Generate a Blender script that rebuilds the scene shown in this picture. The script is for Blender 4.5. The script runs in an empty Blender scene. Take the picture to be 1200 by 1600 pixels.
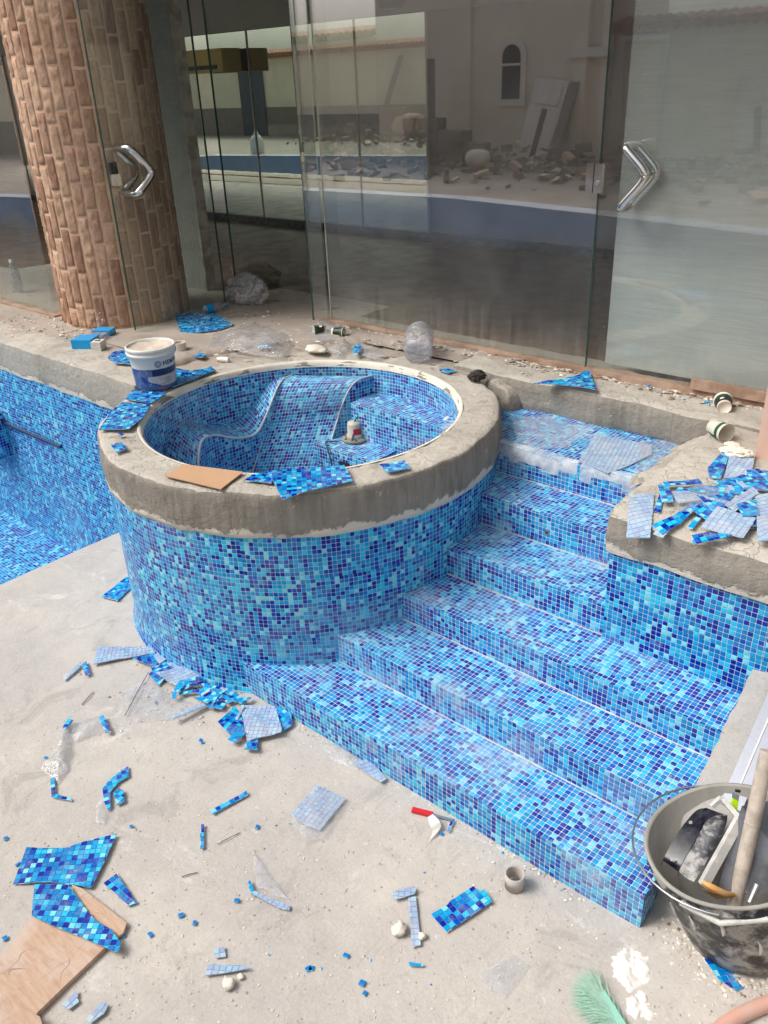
import bpy, bmesh, math, random
from mathutils import Vector, Matrix, noise
random.seed(7)
sc = bpy.context.scene
COL = sc.collection
PI = math.pi
# ---------------------------------------------------------------- camera
CAM = Vector((0, 0, 2.5)); F = 1305.87
CR = Vector((0.754668, 0.654985, -0.038338)); CU = Vector((-0.274104, 0.367831, 0.888576)); CF = Vector((-0.596106, 0.660071, -0.457125))
cam = bpy.data.cameras.new('camera'); co = bpy.data.objects.new('camera', cam); COL.objects.link(co)
m = Matrix((CR, CU, -CF)).transposed().to_4x4(); m.translation = CAM; co.matrix_world = m
cam.sensor_fit = 'HORIZONTAL'; cam.sensor_width = 36; cam.lens = 36 * F / 1200; cam.clip_end = 400; cam.clip_start = .02
sc.camera = co
sc.render.resolution_x = 768; sc.render.resolution_y = 1024
# ---------------------------------------------------------------- sky, sun, exposure
SUN_EL, SUN_AZ = math.radians(50), math.radians(224)
w = bpy.data.worlds.new('World'); sc.world = w; w.use_nodes = True
nt = w.node_tree; nt.nodes.clear()
sky = nt.nodes.new('ShaderNodeTexSky'); sky.sky_type = 'NISHITA'; sky.sun_disc = False
sky.sun_elevation = SUN_EL; sky.sun_rotation = SUN_AZ; sky.air_density = 1.0; sky.dust_density = 6.0; sky.ozone_density = .6
hs = nt.nodes.new('ShaderNodeHueSaturation'); hs.inputs['Saturation'].default_value = .38
bg = nt.nodes.new('ShaderNodeBackground'); bg.inputs['Strength'].default_value = .15
wo = nt.nodes.new('ShaderNodeOutputWorld')
nt.links.new(sky.outputs[0], hs.inputs['Color']); nt.links.new(hs.outputs[0], bg.inputs['Color']); nt.links.new(bg.outputs[0], wo.inputs[0])
sl = bpy.data.lights.new('sun', 'SUN'); sl.energy = 1.7; sl.angle = math.radians(24); sl.color = (1, .98, .95)
so = bpy.data.objects.new('sun', sl); COL.objects.link(so)
sd = Vector((math.sin(SUN_AZ) * math.cos(SUN_EL), math.cos(SUN_AZ) * math.cos(SUN_EL), math.sin(SUN_EL)))
so.rotation_euler = sd.to_track_quat('Z', 'Y').to_euler()
sc.view_settings.view_transform = 'Standard'; sc.view_settings.look = 'None'; sc.view_settings.exposure = .15; sc.view_settings.gamma = 1
sc.cycles.max_bounces = 10; sc.cycles.glossy_bounces = 5; sc.cycles.transparent_max_bounces = 24; sc.cycles.transmission_bounces = 6
sc.cycles.caustics_reflective = False; sc.cycles.caustics_refractive = False

# ---------------------------------------------------------------- helpers
def ray(u, v):
    return CR * ((u - 600) / F) - CU * ((v - 800) / F) + CF
def at(u, v, z):
    r = ray(u, v); t = (z - CAM.z) / r.z; p = CAM + r * t; return Vector((p.x, p.y, z))
def onN(u, v, N):
    r = ray(u, v); return CAM + r * ((N - CAM.y) / r.y)
def onS(u, v, S):
    r = ray(u, v); return CAM + r * ((S - CAM.x) / r.x)
WL = {}
def tag(o, label=None, cat=None, group=None, kind=None):
    if label: o['label'] = label
    if cat: o['category'] = cat
    if group: o['group'] = group
    if kind: o['kind'] = kind
    return o
def thing(name, loc, label, cat, group=None, rot=(0, 0, 0)):
    o = bpy.data.objects.new(name, None); COL.objects.link(o); o.location = loc; o.rotation_euler = rot; o.empty_display_size = .1
    WL[o] = Vector(loc); return tag(o, label, cat, group)
class MB:
    def __init__(s): s.v = []; s.f = []; s.uv = []; s.m = []; s.sm = []
    def face(s, pts, uv=None, m=0, sm=False):
        i = len(s.v); s.v += [Vector(p) for p in pts]; s.f.append(list(range(i, i + len(pts)))); s.uv.append(uv); s.m.append(m); s.sm.append(sm)
    def box(s, x0, x1, y0, y1, z0, z1, m=0, skip=''):
        P = lambda a, b, c: (a, b, c)
        fs = {'b': [P(x0,y0,z0),P(x0,y1,z0),P(x1,y1,z0),P(x1,y0,z0)], 't': [P(x0,y0,z1),P(x1,y0,z1),P(x1,y1,z1),P(x0,y1,z1)],
              'f': [P(x0,y0,z0),P(x1,y0,z0),P(x1,y0,z1),P(x0,y0,z1)], 'k': [P(x1,y1,z0),P(x0,y1,z0),P(x0,y1,z1),P(x1,y1,z1)],
              'l': [P(x0,y1,z0),P(x0,y0,z0),P(x0,y0,z1),P(x0,y1,z1)], 'r': [P(x1,y0,z0),P(x1,y1,z0),P(x1,y1,z1),P(x1,y0,z1)]}
        for k, q in fs.items():
            if k not in skip: s.face(q, m=m)
    def obox(s, c, ax, ay, az, m=0):       # oriented box: centre and three half vectors
        c, ax, ay, az = map(Vector, (c, ax, ay, az))
        if ax.cross(ay).dot(az) < 0: ax = -ax
        g = lambda i, j, k: c + ax * i + ay * j + az * k
        for q in ([(-1,-1,-1),(-1,1,-1),(1,1,-1),(1,-1,-1)], [(-1,-1,1),(1,-1,1),(1,1,1),(-1,1,1)], [(-1,-1,-1),(1,-1,-1),(1,-1,1),(-1,-1,1)],
                  [(1,1,-1),(-1,1,-1),(-1,1,1),(1,1,1)], [(-1,1,-1),(-1,-1,-1),(-1,-1,1),(-1,1,1)], [(1,-1,-1),(1,1,-1),(1,1,1),(1,-1,1)]):
            s.face([g(*t) for t in q], m=m)
    def grid(s, rows, m=0, sm=True, uvs=None, closeu=False, flip=False):   # rows of points -> shared-vertex grid
        i0 = len(s.v); nr = len(rows); nc = len(rows[0])
        for r in rows: s.v += [Vector(p) for p in r]
        for i in range(nr - 1):
            for j in range(nc if closeu else nc - 1):
                j2 = (j + 1) % nc
                ids = [i0+i*nc+j, i0+i*nc+j2, i0+(i+1)*nc+j2, i0+(i+1)*nc+j]
                uv = None
                if uvs: uv = [uvs(i, j), uvs(i, j + 1), uvs(i + 1, j + 1), uvs(i + 1, j)]
                if flip: ids.reverse(); uv = uv[::-1] if uv else None
                s.f.append(ids); s.uv.append(uv); s.m.append(m); s.sm.append(sm)
    def lathe(s, prof, seg=32, c=(0, 0, 0), m=0, a0=0, a1=2 * PI, uvR=None, jit=None, ax=None, sm=True):
        full = abs(a1 - a0 - 2 * PI) < 1e-6; n = seg if full else seg + 1
        c = Vector(c); rows = []; d = [0]
        for k in range(1, len(prof)): d.append(d[-1] + math.hypot(prof[k][0]-prof[k-1][0], prof[k][1]-prof[k-1][1]))
        for (r, z) in prof:
            row = []
            for j in range(n):
                a = a0 + (a1 - a0) * j / seg
                p = Vector((r * math.cos(a), r * math.sin(a), z))
                if ax: p = ax @ p
                p = c + p
                if jit: p = jit(p, r, a)
                row.append(p)
            rows.append(row)
        uvs = None
        if uvR: uvs = lambda i, j: (uvR * (a0 + (a1 - a0) * j / seg), prof[i][1] if isinstance(uvR, float) and uvR > 0 else d[i])
        s.grid(rows, m=m, sm=sm, uvs=uvs, closeu=full)
    def tube(s, pts, r, seg=10, m=0, caps=True):
        pts = [Vector(p) for p in pts]; rows = []; up = None
        for i, p in enumerate(pts):
            t = (pts[min(i+1, len(pts)-1)] - pts[max(i-1, 0)]).normalized()
            if up is None: up = t.orthogonal().normalized()
            up = (up - t * up.dot(t)).normalized(); b = t.cross(up)
            rr = r[i] if isinstance(r, (list, tuple)) else r
            rows.append([p + (up * math.cos(2*PI*k/seg) + b * math.sin(2*PI*k/seg)) * rr for k in range(seg)])
        s.grid(rows, m=m, closeu=True)
        if caps: s.face(list(reversed(rows[0])), m=m); s.face(rows[-1], m=m)
    def prism(s, poly, z0, z1, m=0, mside=None, zf=None):
        poly = [Vector((p[0], p[1], 0)) for p in poly]
        A = sum(poly[i].x * poly[(i+1) % len(poly)].y - poly[(i+1) % len(poly)].x * poly[i].y for i in range(len(poly)))
        if abs(A) < 1e-9: return
        if A < 0: poly.reverse()
        zf = zf or (lambda x, y: 0)
        T = [Vector((p.x, p.y, z1 + zf(p.x, p.y))) for p in poly]; B = [Vector((p.x, p.y, z0 + zf(p.x, p.y))) for p in poly]
        s.face(T, m=m); s.face(B[::-1], m=m if mside is None else mside)
        for i in range(len(poly)):
            j = (i + 1) % len(poly); s.face([B[i], B[j], T[j], T[i]], m=m if mside is None else mside)
    def build(s, name, mats, parent=None, loc=None, merge=False):
        base = WL[parent] if parent is not None else Vector(loc) if loc is not None else Vector((0, 0, 0))
        me = bpy.data.meshes.new(name); me.from_pydata([v - base for v in s.v], [], s.f)
        if not isinstance(mats, (list, tuple)): mats = [mats]
        for mt in mats: me.materials.append(mt)
        uvl = me.uv_layers.new(name='UVMap').data
        for p in me.polygons:
            p.material_index = s.m[p.index]; p.use_smooth = s.sm[p.index]
            uv = s.uv[p.index]; n = p.normal
            for k, li in enumerate(p.loop_indices):
                if uv: uvl[li].uv = uv[k]
                else:
                    v = s.v[me.loops[li].vertex_index]
                    if abs(n.z) >= max(abs(n.x), abs(n.y)): uvl[li].uv = (v.x, v.y)
                    elif abs(n.y) >= abs(n.x): uvl[li].uv = (v.x, v.z)
                    else: uvl[li].uv = (v.y, v.z)
        if merge:
            bm = bmesh.new(); bm.from_mesh(me); bmesh.ops.remove_doubles(bm, verts=bm.verts, dist=1e-5); bmesh.ops.recalc_face_normals(bm, faces=bm.faces); bm.to_mesh(me); bm.free()
        o = bpy.data.objects.new(name, me); COL.objects.link(o); WL[o] = base
        if parent is not None: o.parent = parent
        else: o.location = base
        return o
def bevel(o, w=.004, seg=2, ang=35):
    b = o.modifiers.new('bevel', 'BEVEL'); b.width = w; b.segments = seg; b.limit_method = 'ANGLE'; b.angle_limit = math.radians(ang); return o
def nz(p, s=1., o=0.): return noise.noise(Vector(p) * s + Vector((o, o * 1.7, o * .3)))
def fbm(p, s=1., o=0., oct=3):
    return noise.fractal(Vector(p) * s + Vector((o, o * 1.7, o * .3)), 1.0, 2.0, oct)
def spline(pts, n=8):
    P = [Vector(p) for p in pts]; P = [P[0] * 2 - P[1]] + P + [P[-1] * 2 - P[-2]]; out = []
    for i in range(1, len(P) - 2):
        for k in range(n):
            t = k / n; a, b, c, d = P[i-1], P[i], P[i+1], P[i+2]
            out.append(.5 * ((2*b) + (c-a)*t + (2*a-5*b+4*c-d)*t*t + (-a+3*b-3*c+d)*t**3))
    out.append(P[-2]); return out
def roughbox(x0, x1, y0, y1, z0, z1, step=.04, amp=.006, rnd=.02, sc_=6., off=0., m=0, prof=None):
    """box with rounded edges and a trowelled surface, as one closed grid mesh in an MB"""
    mb = MB(); L = (x1-x0, y1-y0, z1-z0); n = [max(1, round(l/step)) for l in L]
    def place(p):
        c = Vector((min(max(p.x, x0+rnd), x1-rnd), min(max(p.y, y0+rnd), y1-rnd), min(max(p.z, z0+rnd), z1-rnd)))
        d = p - c
        if d.length > rnd: p = c + d.normalized() * rnd
        if prof: p = prof(p)
        q = Vector((fbm(p, sc_, off), fbm(p, sc_, off + 9), fbm(p, sc_, off + 19)))
        return p + q * amp
    def side(a, b, fix, flip):
        k = 3 - a - b
        rows = []
        for i in range(n[a] + 1):
            row = []
            for j in range(n[b] + 1):
                p = [0, 0, 0]; lo = (x0, y0, z0)
                p[a] = lo[a] + L[a]*i/n[a]; p[b] = lo[b] + L[b]*j/n[b]; p[k] = fix
                row.append(place(Vector(p)))
            rows.append(row)
        mb.grid(rows, m=m, flip=flip)
    side(0, 1, z1, False); side(0, 1, z0, True); side(0, 2, y0, False); side(0, 2, y1, True); side(1, 2, x0, True); side(1, 2, x1, False)
    return mb

# ---------------------------------------------------------------- materials
class NT:
    def __init__(s, name):
        s.mat = bpy.data.materials.new(name); s.mat.use_nodes = True; s.t = s.mat.node_tree; s.t.nodes.clear()
        s.out = s.n('ShaderNodeOutputMaterial')
    def n(s, typ, **k):
        nd = s.t.nodes.new(typ)
        for a, b in k.items(): setattr(nd, a, b)
        return nd
    def l(s, a, b): s.t.links.new(a, b)
    def val(s, sock, v):
        if hasattr(v, 'is_output') or isinstance(v, bpy.types.NodeSocket): s.l(v, sock)
        else: sock.default_value = v
    def math(s, op, a, b=None, c=None, clamp=False):
        nd = s.n('ShaderNodeMath', operation=op, use_clamp=clamp); s.val(nd.inputs[0], a)
        if b is not None: s.val(nd.inputs[1], b)
        if c is not None: s.val(nd.inputs[2], c)
        return nd.outputs[0]
    def vmath(s, op, a, b=None, scale=None):
        nd = s.n('ShaderNodeVectorMath', operation=op); s.val(nd.inputs[0], a)
        if b is not None: s.val(nd.inputs[1], b)
        if scale is not None: s.val(nd.inputs['Scale'], scale)
        return nd.outputs['Value'] if op in ('LENGTH', 'DOT_PRODUCT') else nd.outputs['Vector']
    def mix(s, f, a, b, blend='MIX'):
        nd = s.n('ShaderNodeMix', data_type='RGBA', blend_type=blend); s.val(nd.inputs[0], f); s.val(nd.inputs[6], a); s.val(nd.inputs[7], b); return nd.outputs[2]
    def noise(s, scale, detail=4, rough=.6, vec=None, dist=0, color=False):
        nd = s.n('ShaderNodeTexNoise'); nd.inputs['Scale'].default_value = scale; nd.inputs['Detail'].default_value = detail
        nd.inputs['Roughness'].default_value = rough; nd.inputs['Distortion'].default_value = dist
        if vec is not None: s.l(vec, nd.inputs['Vector'])
        return nd.outputs['Color' if color else 'Fac']
    def obj(s): return s.n('ShaderNodeTexCoord').outputs['Object']
    def ramp(s, f, stops, interp='LINEAR'):
        nd = s.n('ShaderNodeValToRGB'); cr = nd.color_ramp; cr.interpolation = interp
        while len(cr.elements) > 1: cr.elements.remove(cr.elements[-1])
        for i, (p, c) in enumerate(stops):
            e = cr.elements[0] if i == 0 else cr.elements.new(p)
            e.position = p; e.color = (c, c, c, 1) if isinstance(c, (int, float)) else (*c, 1)
        s.val(nd.inputs[0], f); return nd.outputs[0]
    def mr(s, v, a, b, c=0., d=1., smooth=False):
        nd = s.n('ShaderNodeMapRange', interpolation_type='SMOOTHSTEP' if smooth else 'LINEAR'); s.val(nd.inputs[0], v)
        for i, x in enumerate((a, b, c, d)): nd.inputs[i + 1].default_value = x
        return nd.outputs[0]
    def bump(s, h, strength=.5, dist=.01, normal=None):
        nd = s.n('ShaderNodeBump'); nd.inputs['Strength'].default_value = strength; nd.inputs['Distance'].default_value = dist
        s.l(h, nd.inputs['Height'])
        if normal is not None: s.l(normal, nd.inputs['Normal'])
        return nd.outputs[0]
    def pbsdf(s, color, rough=.6, normal=None, metallic=0, spec=.5, **k):
        nd = s.n('ShaderNodeBsdfPrincipled'); s.val(nd.inputs['Base Color'], color if not isinstance(color, tuple) else (*color[:3], 1))
        s.val(nd.inputs['Roughness'], rough); nd.inputs['Metallic'].default_value = metallic; s.val(nd.inputs['Specular IOR Level'], spec)
        if normal is not None: s.l(normal, nd.inputs['Normal'])
        for a, b in k.items(): s.val(nd.inputs[a], b)
        return nd.outputs[0]
    def done(s, sh): s.l(sh, s.out.inputs[0]); return s.mat
def C(r, g, b): return (r, g, b, 1)
def srgb(r, g, b):
    f = lambda c: (c/255)/12.92 if c/255 <= .04045 else ((c/255+.055)/1.055)**2.4
    return (f(r), f(g), f(b), 1)
PITCH = .0205
DK, D2, MD, LT, SK, PL = srgb(0, 32, 152), srgb(0, 72, 180), srgb(0, 120, 194), srgb(0, 154, 214), srgb(34, 190, 230), srgb(124, 216, 236)
STOPS = [(0, DK[:3]), (.19, D2[:3]), (.26, MD[:3]), (.50, LT[:3]), (.74, SK[:3]), (.91, PL[:3])]
def tile_mat(name, dust=.35, dustscale=2.5, tint=None, haze=.06, gc=(C(.46, .62, .74), C(.34, .50, .64))):
    t = NT(name); uv = t.n('ShaderNodeUVMap', uv_map='UVMap').outputs[0]
    sp = t.vmath('SCALE', uv, scale=1 / PITCH)
    wob = t.noise(5, 2, .5, uv, color=True)
    sp = t.vmath('ADD', sp, t.vmath('SCALE', t.vmath('SUBTRACT', wob, (.5, .5, .5)), scale=.35))
    shv = t.n('ShaderNodeTexWhiteNoise', noise_dimensions='2D'); t.l(t.vmath('FLOOR', t.vmath('SCALE', sp, scale=1 / 15)), shv.inputs['Vector'])
    sp = t.vmath('ADD', sp, t.vmath('SCALE', t.vmath('SUBTRACT', shv.outputs['Color'], (.5, .5, .5)), scale=.34))
    cell = t.vmath('FLOOR', sp); fr = t.vmath('FRACTION', sp)
    wn = t.n('ShaderNodeTexWhiteNoise', noise_dimensions='2D'); t.l(cell, wn.inputs['Vector'])
    half = t.vmath('FLOOR', t.vmath('MULTIPLY', cell, (.5, 1, 1)))
    wn2 = t.n('ShaderNodeTexWhiteNoise', noise_dimensions='2D'); t.l(t.vmath('ADD', half, (71.3, 17.7, 0)), wn2.inputs['Vector'])
    halfv = t.vmath('FLOOR', t.vmath('MULTIPLY', cell, (1, .34, 1)))
    wn4 = t.n('ShaderNodeTexWhiteNoise', noise_dimensions='2D'); t.l(t.vmath('ADD', halfv, (11.3, 57.7, 0)), wn4.inputs['Vector'])
    wn3 = t.n('ShaderNodeTexWhiteNoise', noise_dimensions='2D'); t.l(t.vmath('ADD', cell, (131.3, 7.7, 0)), wn3.inputs['Vector'])
    pick = t.math('LESS_THAN', wn3.outputs['Value'], .36)
    v = t.math('ADD', t.math('MULTIPLY', wn2.outputs['Value'], pick), t.math('MULTIPLY', wn.outputs['Value'], t.math('SUBTRACT', 1, pick)))
    pick2 = t.math('GREATER_THAN', wn3.outputs['Value'], .68)
    v = t.math('ADD', t.math('MULTIPLY', wn4.outputs['Value'], pick2), t.math('MULTIPLY', v, t.math('SUBTRACT', 1, pick2)))
    col = t.ramp(v, STOPS, 'CONSTANT')
    tone = t.math('ADD', t.math('MULTIPLY', wn3.outputs['Value'], .34), .80)
    col = t.mix(1, col, t.ramp(tone, [(0, 0.), (1, 1.)]), 'MULTIPLY')
    if tint: col = t.mix(tint[0], col, tint[1])
    g = .5 - .040; r = .16
    d = t.vmath('ABSOLUTE', t.vmath('SUBTRACT', fr, (.5, .5, .5)))
    d = t.vmath('MULTIPLY', d, (1, 1, 0))
    d = t.vmath('MAXIMUM', t.vmath('SUBTRACT', d, (g - r, g - r, 0)), (0, 0, 0))
    dl = t.vmath('LENGTH', d)
    mask = t.mr(dl, r - .03, r + .03, 1, 0, True)                # 1 on the tile
    ob = t.obj()
    n1 = t.noise(dustscale, 5, .62, ob, .4); n2 = t.noise(60, 3, .6, ob)
    dn = t.mr(t.math('ADD', n1, t.math('MULTIPLY', t.math('SUBTRACT', n2, .5), .25)), .52, .74, 0, 1, True)
    streak = t.mr(t.noise(1, 4, .7, t.vmath('MULTIPLY', ob, (7, 22, 7)), .5), .60, .72, 0, dust * .7, True)
    dm = t.math('ADD', t.math('MULTIPLY', dn, dust), haze)
    dm = t.math('ADD', t.math('MAXIMUM', dm, streak), t.math('MULTIPLY', t.math('POWER', shv.outputs['Value'], 5.), dust * .25), clamp=True)
    grout = t.mix(t.noise(25, 3, .6, ob), gc[0], gc[1])
    dustc = C(.50, .60, .68)
    tc = t.mix(dm, col, dustc)
    base = t.mix(mask, grout, tc)
    rough = t.math('ADD', t.math('MULTIPLY', t.math('SUBTRACT', 1, mask), .6), t.math('ADD', t.mr(n2, .3, .7, .14, .30), t.math('MULTIPLY', dm, .4)), clamp=True)
    hgt = t.mr(dl, r - .13, r + .03, 1, 0, True)
    tilt = t.vmath('DOT_PRODUCT', t.vmath('SUBTRACT', wn.outputs['Color'], (.5, .5, .5)), t.vmath('SUBTRACT', fr, (.5, .5, .5)))
    h = t.math('ADD', hgt, t.math('ADD', t.math('MULTIPLY', tilt, .9), t.math('MULTIPLY', n2, .12)))
    nb = t.bump(h, .9, .002)
    return t.done(t.pbsdf(base, rough, nb, spec=.2))
def concrete(name, a, b, c=None, scale=2., bump=.6, bd=.006, rough=.92, stain=.5, speck=True, white=0):
    t = NT(name); ob = t.obj()
    n1 = t.noise(scale, 6, .62, ob, .3); n2 = t.noise(scale * 9, 5, .65, ob); n3 = t.noise(scale * 60, 3, .6, ob)
    col = t.mix(t.mr(n1, .32, .68, 0, 1), a, b)
    if c is not None: col = t.mix(t.mr(t.noise(scale * 2.7, 5, .7, ob, .8), .55, .66, 0, stain, True), col, c)
    col = t.mix(t.mr(n2, .3, .7, 0, .35), col, t.mix(.5, a, C(.12, .11, .1)))
    col = t.mix(t.mr(n3, .35, .75, 0, .18), col, C(.75, .73, .7))
    if speck:
        vo = t.n('ShaderNodeTexVoronoi'); vo.inputs['Scale'].default_value = 55; t.l(ob, vo.inputs['Vector'])
        s1 = t.mr(vo.outputs['Distance'], .05, .16, 1, 0)
        s1 = t.math('MULTIPLY', s1, t.math('GREATER_THAN', t.noise(13, 2, .5, ob), .60))
        col = t.mix(t.math('MULTIPLY', s1, .22), col, C(.12, .11, .12))
    if white:
        d1 = t.mr(t.noise(2.1, 7, .75, t.vmath('MULTIPLY', ob, (1, 1.6, 1)), .9), .56, .70, 0, white, True); d2 = t.mr(t.noise(14, 6, .8, ob, .3), .62, .70, 0, white, True)
        col = t.mix(t.math('MAXIMUM', d1, d2), col, srgb(224, 220, 214))
        vk = t.n('ShaderNodeTexVoronoi', feature='DISTANCE_TO_EDGE'); vk.inputs['Scale'].default_value = 1.6; t.l(t.vmath('ADD', ob, t.vmath('SCALE', t.noise(3, 5, .6, ob, color=True), scale=.6)), vk.inputs['Vector'])
        ck = t.math('MULTIPLY', t.mr(vk.outputs['Distance'], 0, .006, 1, 0), t.mr(n1, .5, .6)); col = t.mix(t.math('MULTIPLY', ck, .35), col, srgb(130, 120, 110))
        tr_ = t.noise(1, 4, .7, t.vmath('MULTIPLY', ob, (40, 5, 5)), .8); col = t.mix(t.mr(tr_, .58, .68, 0, .22, True), col, srgb(150, 143, 136))
    h = t.math('ADD', t.math('MULTIPLY', n1, 1.2), t.math('ADD', t.math('MULTIPLY', n2, .6), t.math('MULTIPLY', n3, .18)))
    return t.done(t.pbsdf(col, rough, t.bump(h, bump, bd), spec=.25))
def plain(name, color, rough=.5, metallic=0, var=.0, bump=0, bs=30, spec=.5, var_c=None, vs=8, **k):
    t = NT(name); col = color; ob = t.obj()
    n = t.noise(vs, 5, .65, ob, .3)
    if var: col = t.mix(t.mr(n, .42, .62, 0, var, True), color, var_c or C(.5, .48, .45))
    nb = t.bump(t.noise(bs, 4, .6, ob), bump, .004) if bump else None
    return t.done(t.pbsdf(col, t.mr(n, .3, .7, max(.02, rough - .08), rough + .08), nb, metallic, spec, **k))

M = {}
M['tile'] = tile_mat('mosaic tiles', .30, 1.7, haze=.0)
M['tile_step'] = tile_mat('mosaic tiles on steps', .60, 3.0, haze=.03, gc=(C(.66, .74, .80), C(.50, .60, .68)), tint=(.08, srgb(0, 112, 214)))
M['tile_far'] = tile_mat('mosaic tiles left pool', .12, 1.2, haze=.0)
M['tile_in'] = tile_mat('mosaic tiles in tub', .40, 2.4, haze=.05, gc=(C(.72, .80, .84), C(.56, .66, .72)))
M['floor'] = concrete('pool floor screed', srgb(200, 192, 181), srgb(176, 170, 165), srgb(152, 146, 140), 1.4, 1., .008, stain=.55, white=.55)
M['ramp'] = concrete('grey bank screed', srgb(176, 173, 168), srgb(156, 153, 149), srgb(140, 136, 131), 2.5, .6, .004)
M['deck'] = concrete('dusty deck screed', srgb(176, 163, 150), srgb(150, 138, 126), srgb(122, 106, 92), 2.2, .8, .008)
M['yard'] = concrete('yard ground', srgb(150, 140, 130), srgb(125, 115, 106), None, 1.5, .8, .01)
def coping_mat(name, zlo, sa=srgb(146, 140, 130), sb=srgb(120, 114, 105)):
    """mortar: pale grout left ragged along the bottom, darker grey mortar on the sides, paler smoothed top"""
    t = NT(name); ob = t.n('ShaderNodeNewGeometry').outputs['Position']
    sep = t.n('ShaderNodeSeparateXYZ'); t.l(ob, sep.inputs[0]); nor = t.n('ShaderNodeSeparateXYZ'); t.l(t.n('ShaderNodeNewGeometry').outputs['True Normal'], nor.inputs[0])
    rag = t.math('MULTIPLY', t.math('SUBTRACT', t.noise(7, 5, .7, ob, .3), .5), .16)
    z = t.math('ADD', sep.outputs[2], rag)
    n1 = t.noise(3, 6, .65, ob, .3); n2 = t.noise(26, 5, .65, ob); n3 = t.noise(150, 2, .6, ob)
    vs = t.vmath('MULTIPLY', ob, (30, 30, 3.)); ns = t.noise(1, 4, .6, vs)
    side = t.mix(t.mr(n1, .35, .65), sa, sb)
    side = t.mix(t.mr(ns, .42, .66, 0, .5), side, srgb(162, 156, 146)); side = t.mix(t.mr(t.noise(1, 5, .7, t.vmath('MULTIPLY', ob, (60, 60, 2.))), .60, .68, 0, .45), side, srgb(92, 84, 74))
    top = t.mix(t.mr(n1, .35, .65), srgb(196, 190, 179), srgb(174, 168, 158))
    top = t.mix(t.mr(t.noise(5, 5, .7, ob, .6), .58, .66, 0, .7, True), top, srgb(150, 142, 130))
    top = t.mix(t.mr(n2, .35, .7, 0, .3), top, srgb(168, 156, 140))
    up = t.mr(t.math('ADD', nor.outputs[2], t.math('MULTIPLY', t.math('SUBTRACT', n2, .5), .5)), (.62), .86, 0, 1, True)
    col = t.mix(up, side, top)
    low = t.mr(z, zlo - .004, zlo + .010, 1, 0, True)
    col = t.mix(low, col, srgb(216, 206, 190))
    spk = t.mr(t.noise(18, 5, .75, ob, .2), .64, .68, 0, .7, True)
    col = t.mix(spk, col, srgb(200, 190, 174))
    vo = t.n('ShaderNodeTexVoronoi', feature='DISTANCE_TO_EDGE'); vo.inputs['Scale'].default_value = 5; t.l(t.vmath('ADD', ob, t.vmath('SCALE', t.noise(4, 4, .6, ob, color=True), scale=.5)), vo.inputs['Vector'])
    cut = t.math('MULTIPLY', t.mr(vo.outputs['Distance'], .0, .012, 1, 0), up)
    col = t.mix(t.math('MULTIPLY', cut, .16), col, srgb(120, 110, 98))
    h = t.math('ADD', t.math('SUBTRACT', t.math('MULTIPLY', n1, 1.2), t.math('MULTIPLY', cut, .3)), t.math('ADD', t.math('MULTIPLY', n2, .9), t.math('ADD', t.math('MULTIPLY', n3, .15), t.math('MULTIPLY', low, -.3))))
    return t.done(t.pbsdf(col, .9, t.bump(h, .9, .012), spec=.22))
M['coping'] = coping_mat('coping mortar', .853)
M['coping_r'] = coping_mat('coping mortar right', .885, srgb(150, 144, 134), srgb(128, 122, 112))
M['coping_l'] = coping_mat('coping mortar left', .875, srgb(172, 168, 158), srgb(150, 146, 136))
M['grout'] = plain('grout seam', srgb(205, 208, 208), .9, var=.5, var_c=srgb(170, 168, 160), bump=.6)
M['loose'] = None
def loose_mat(name, film):
    t = NT(name); g = t.n('ShaderNodeNewGeometry'); rp = g.outputs['Random Per Island']
    col = t.ramp(rp, STOPS, 'CONSTANT'); ob = t.obj()
    if film: col = t.mix(.70, col, srgb(182, 194, 210)); 
    n = t.noise(25, 4, .6, ob)
    col = t.mix(t.mr(n, .5, .75, 0, .35), col, C(.5, .5, .5))
    if film:
        wv = t.n('ShaderNodeTexWave'); wv.inputs['Scale'].default_value = 60; t.l(ob, wv.inputs['Vector'])
        col = t.mix(t.math('MULTIPLY', wv.outputs['Fac'], .25), col, srgb(140, 154, 184)); col = t.mix(t.mr(t.noise(9, 4, .6, ob), .45, .7, 0, .5), col, srgb(204, 208, 212))
    return t.done(t.pbsdf(col, .45 if film else .2, t.bump(n, .3, .002), spec=.5))
M['loose'] = loose_mat('loose mosaic glass', False); M['film'] = loose_mat('film backed mosaic', True)
M['mesh_back'] = plain('sheet backing', srgb(190, 198, 206), .8)
def clear_mat(name, tint, gloss=.12, haze=.12, hazec=(.6, .6, .6), rough=.08, wr=.0, sc_=14):
    t = NT(name); ob = t.obj(); n = t.noise(sc_, 5, .65, ob, .4)
    tr = t.n('ShaderNodeBsdfTransparent'); tr.inputs[0].default_value = (*tint, 1)
    gl = t.n('ShaderNodeBsdfGlossy'); gl.inputs['Roughness'].default_value = rough
    df = t.n('ShaderNodeBsdfDiffuse'); df.inputs[0].default_value = (*hazec, 1)
    if wr: nb = t.bump(n, wr, .02); t.l(nb, gl.inputs['Normal']); t.l(nb, df.inputs['Normal'])
    fr = t.n('ShaderNodeLayerWeight'); fr.inputs['Blend'].default_value = .5; fk = t.math('MULTIPLY', t.math('POWER', fr.outputs['Facing'], 4.), .35)
    m1 = t.n('ShaderNodeMixShader'); t.l(t.mr(n, .35, .7, haze * .4, haze * 1.8), m1.inputs[0]); t.l(tr.outputs[0], m1.inputs[1]); t.l(df.outputs[0], m1.inputs[2])
    m2 = t.n('ShaderNodeMixShader'); t.l(t.math('ADD', fk, gloss, clamp=True), m2.inputs[0]); t.l(m1.outputs[0], m2.inputs[1]); t.l(gl.outputs[0], m2.inputs[2])
    return t.done(m2.outputs[0])
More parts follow.
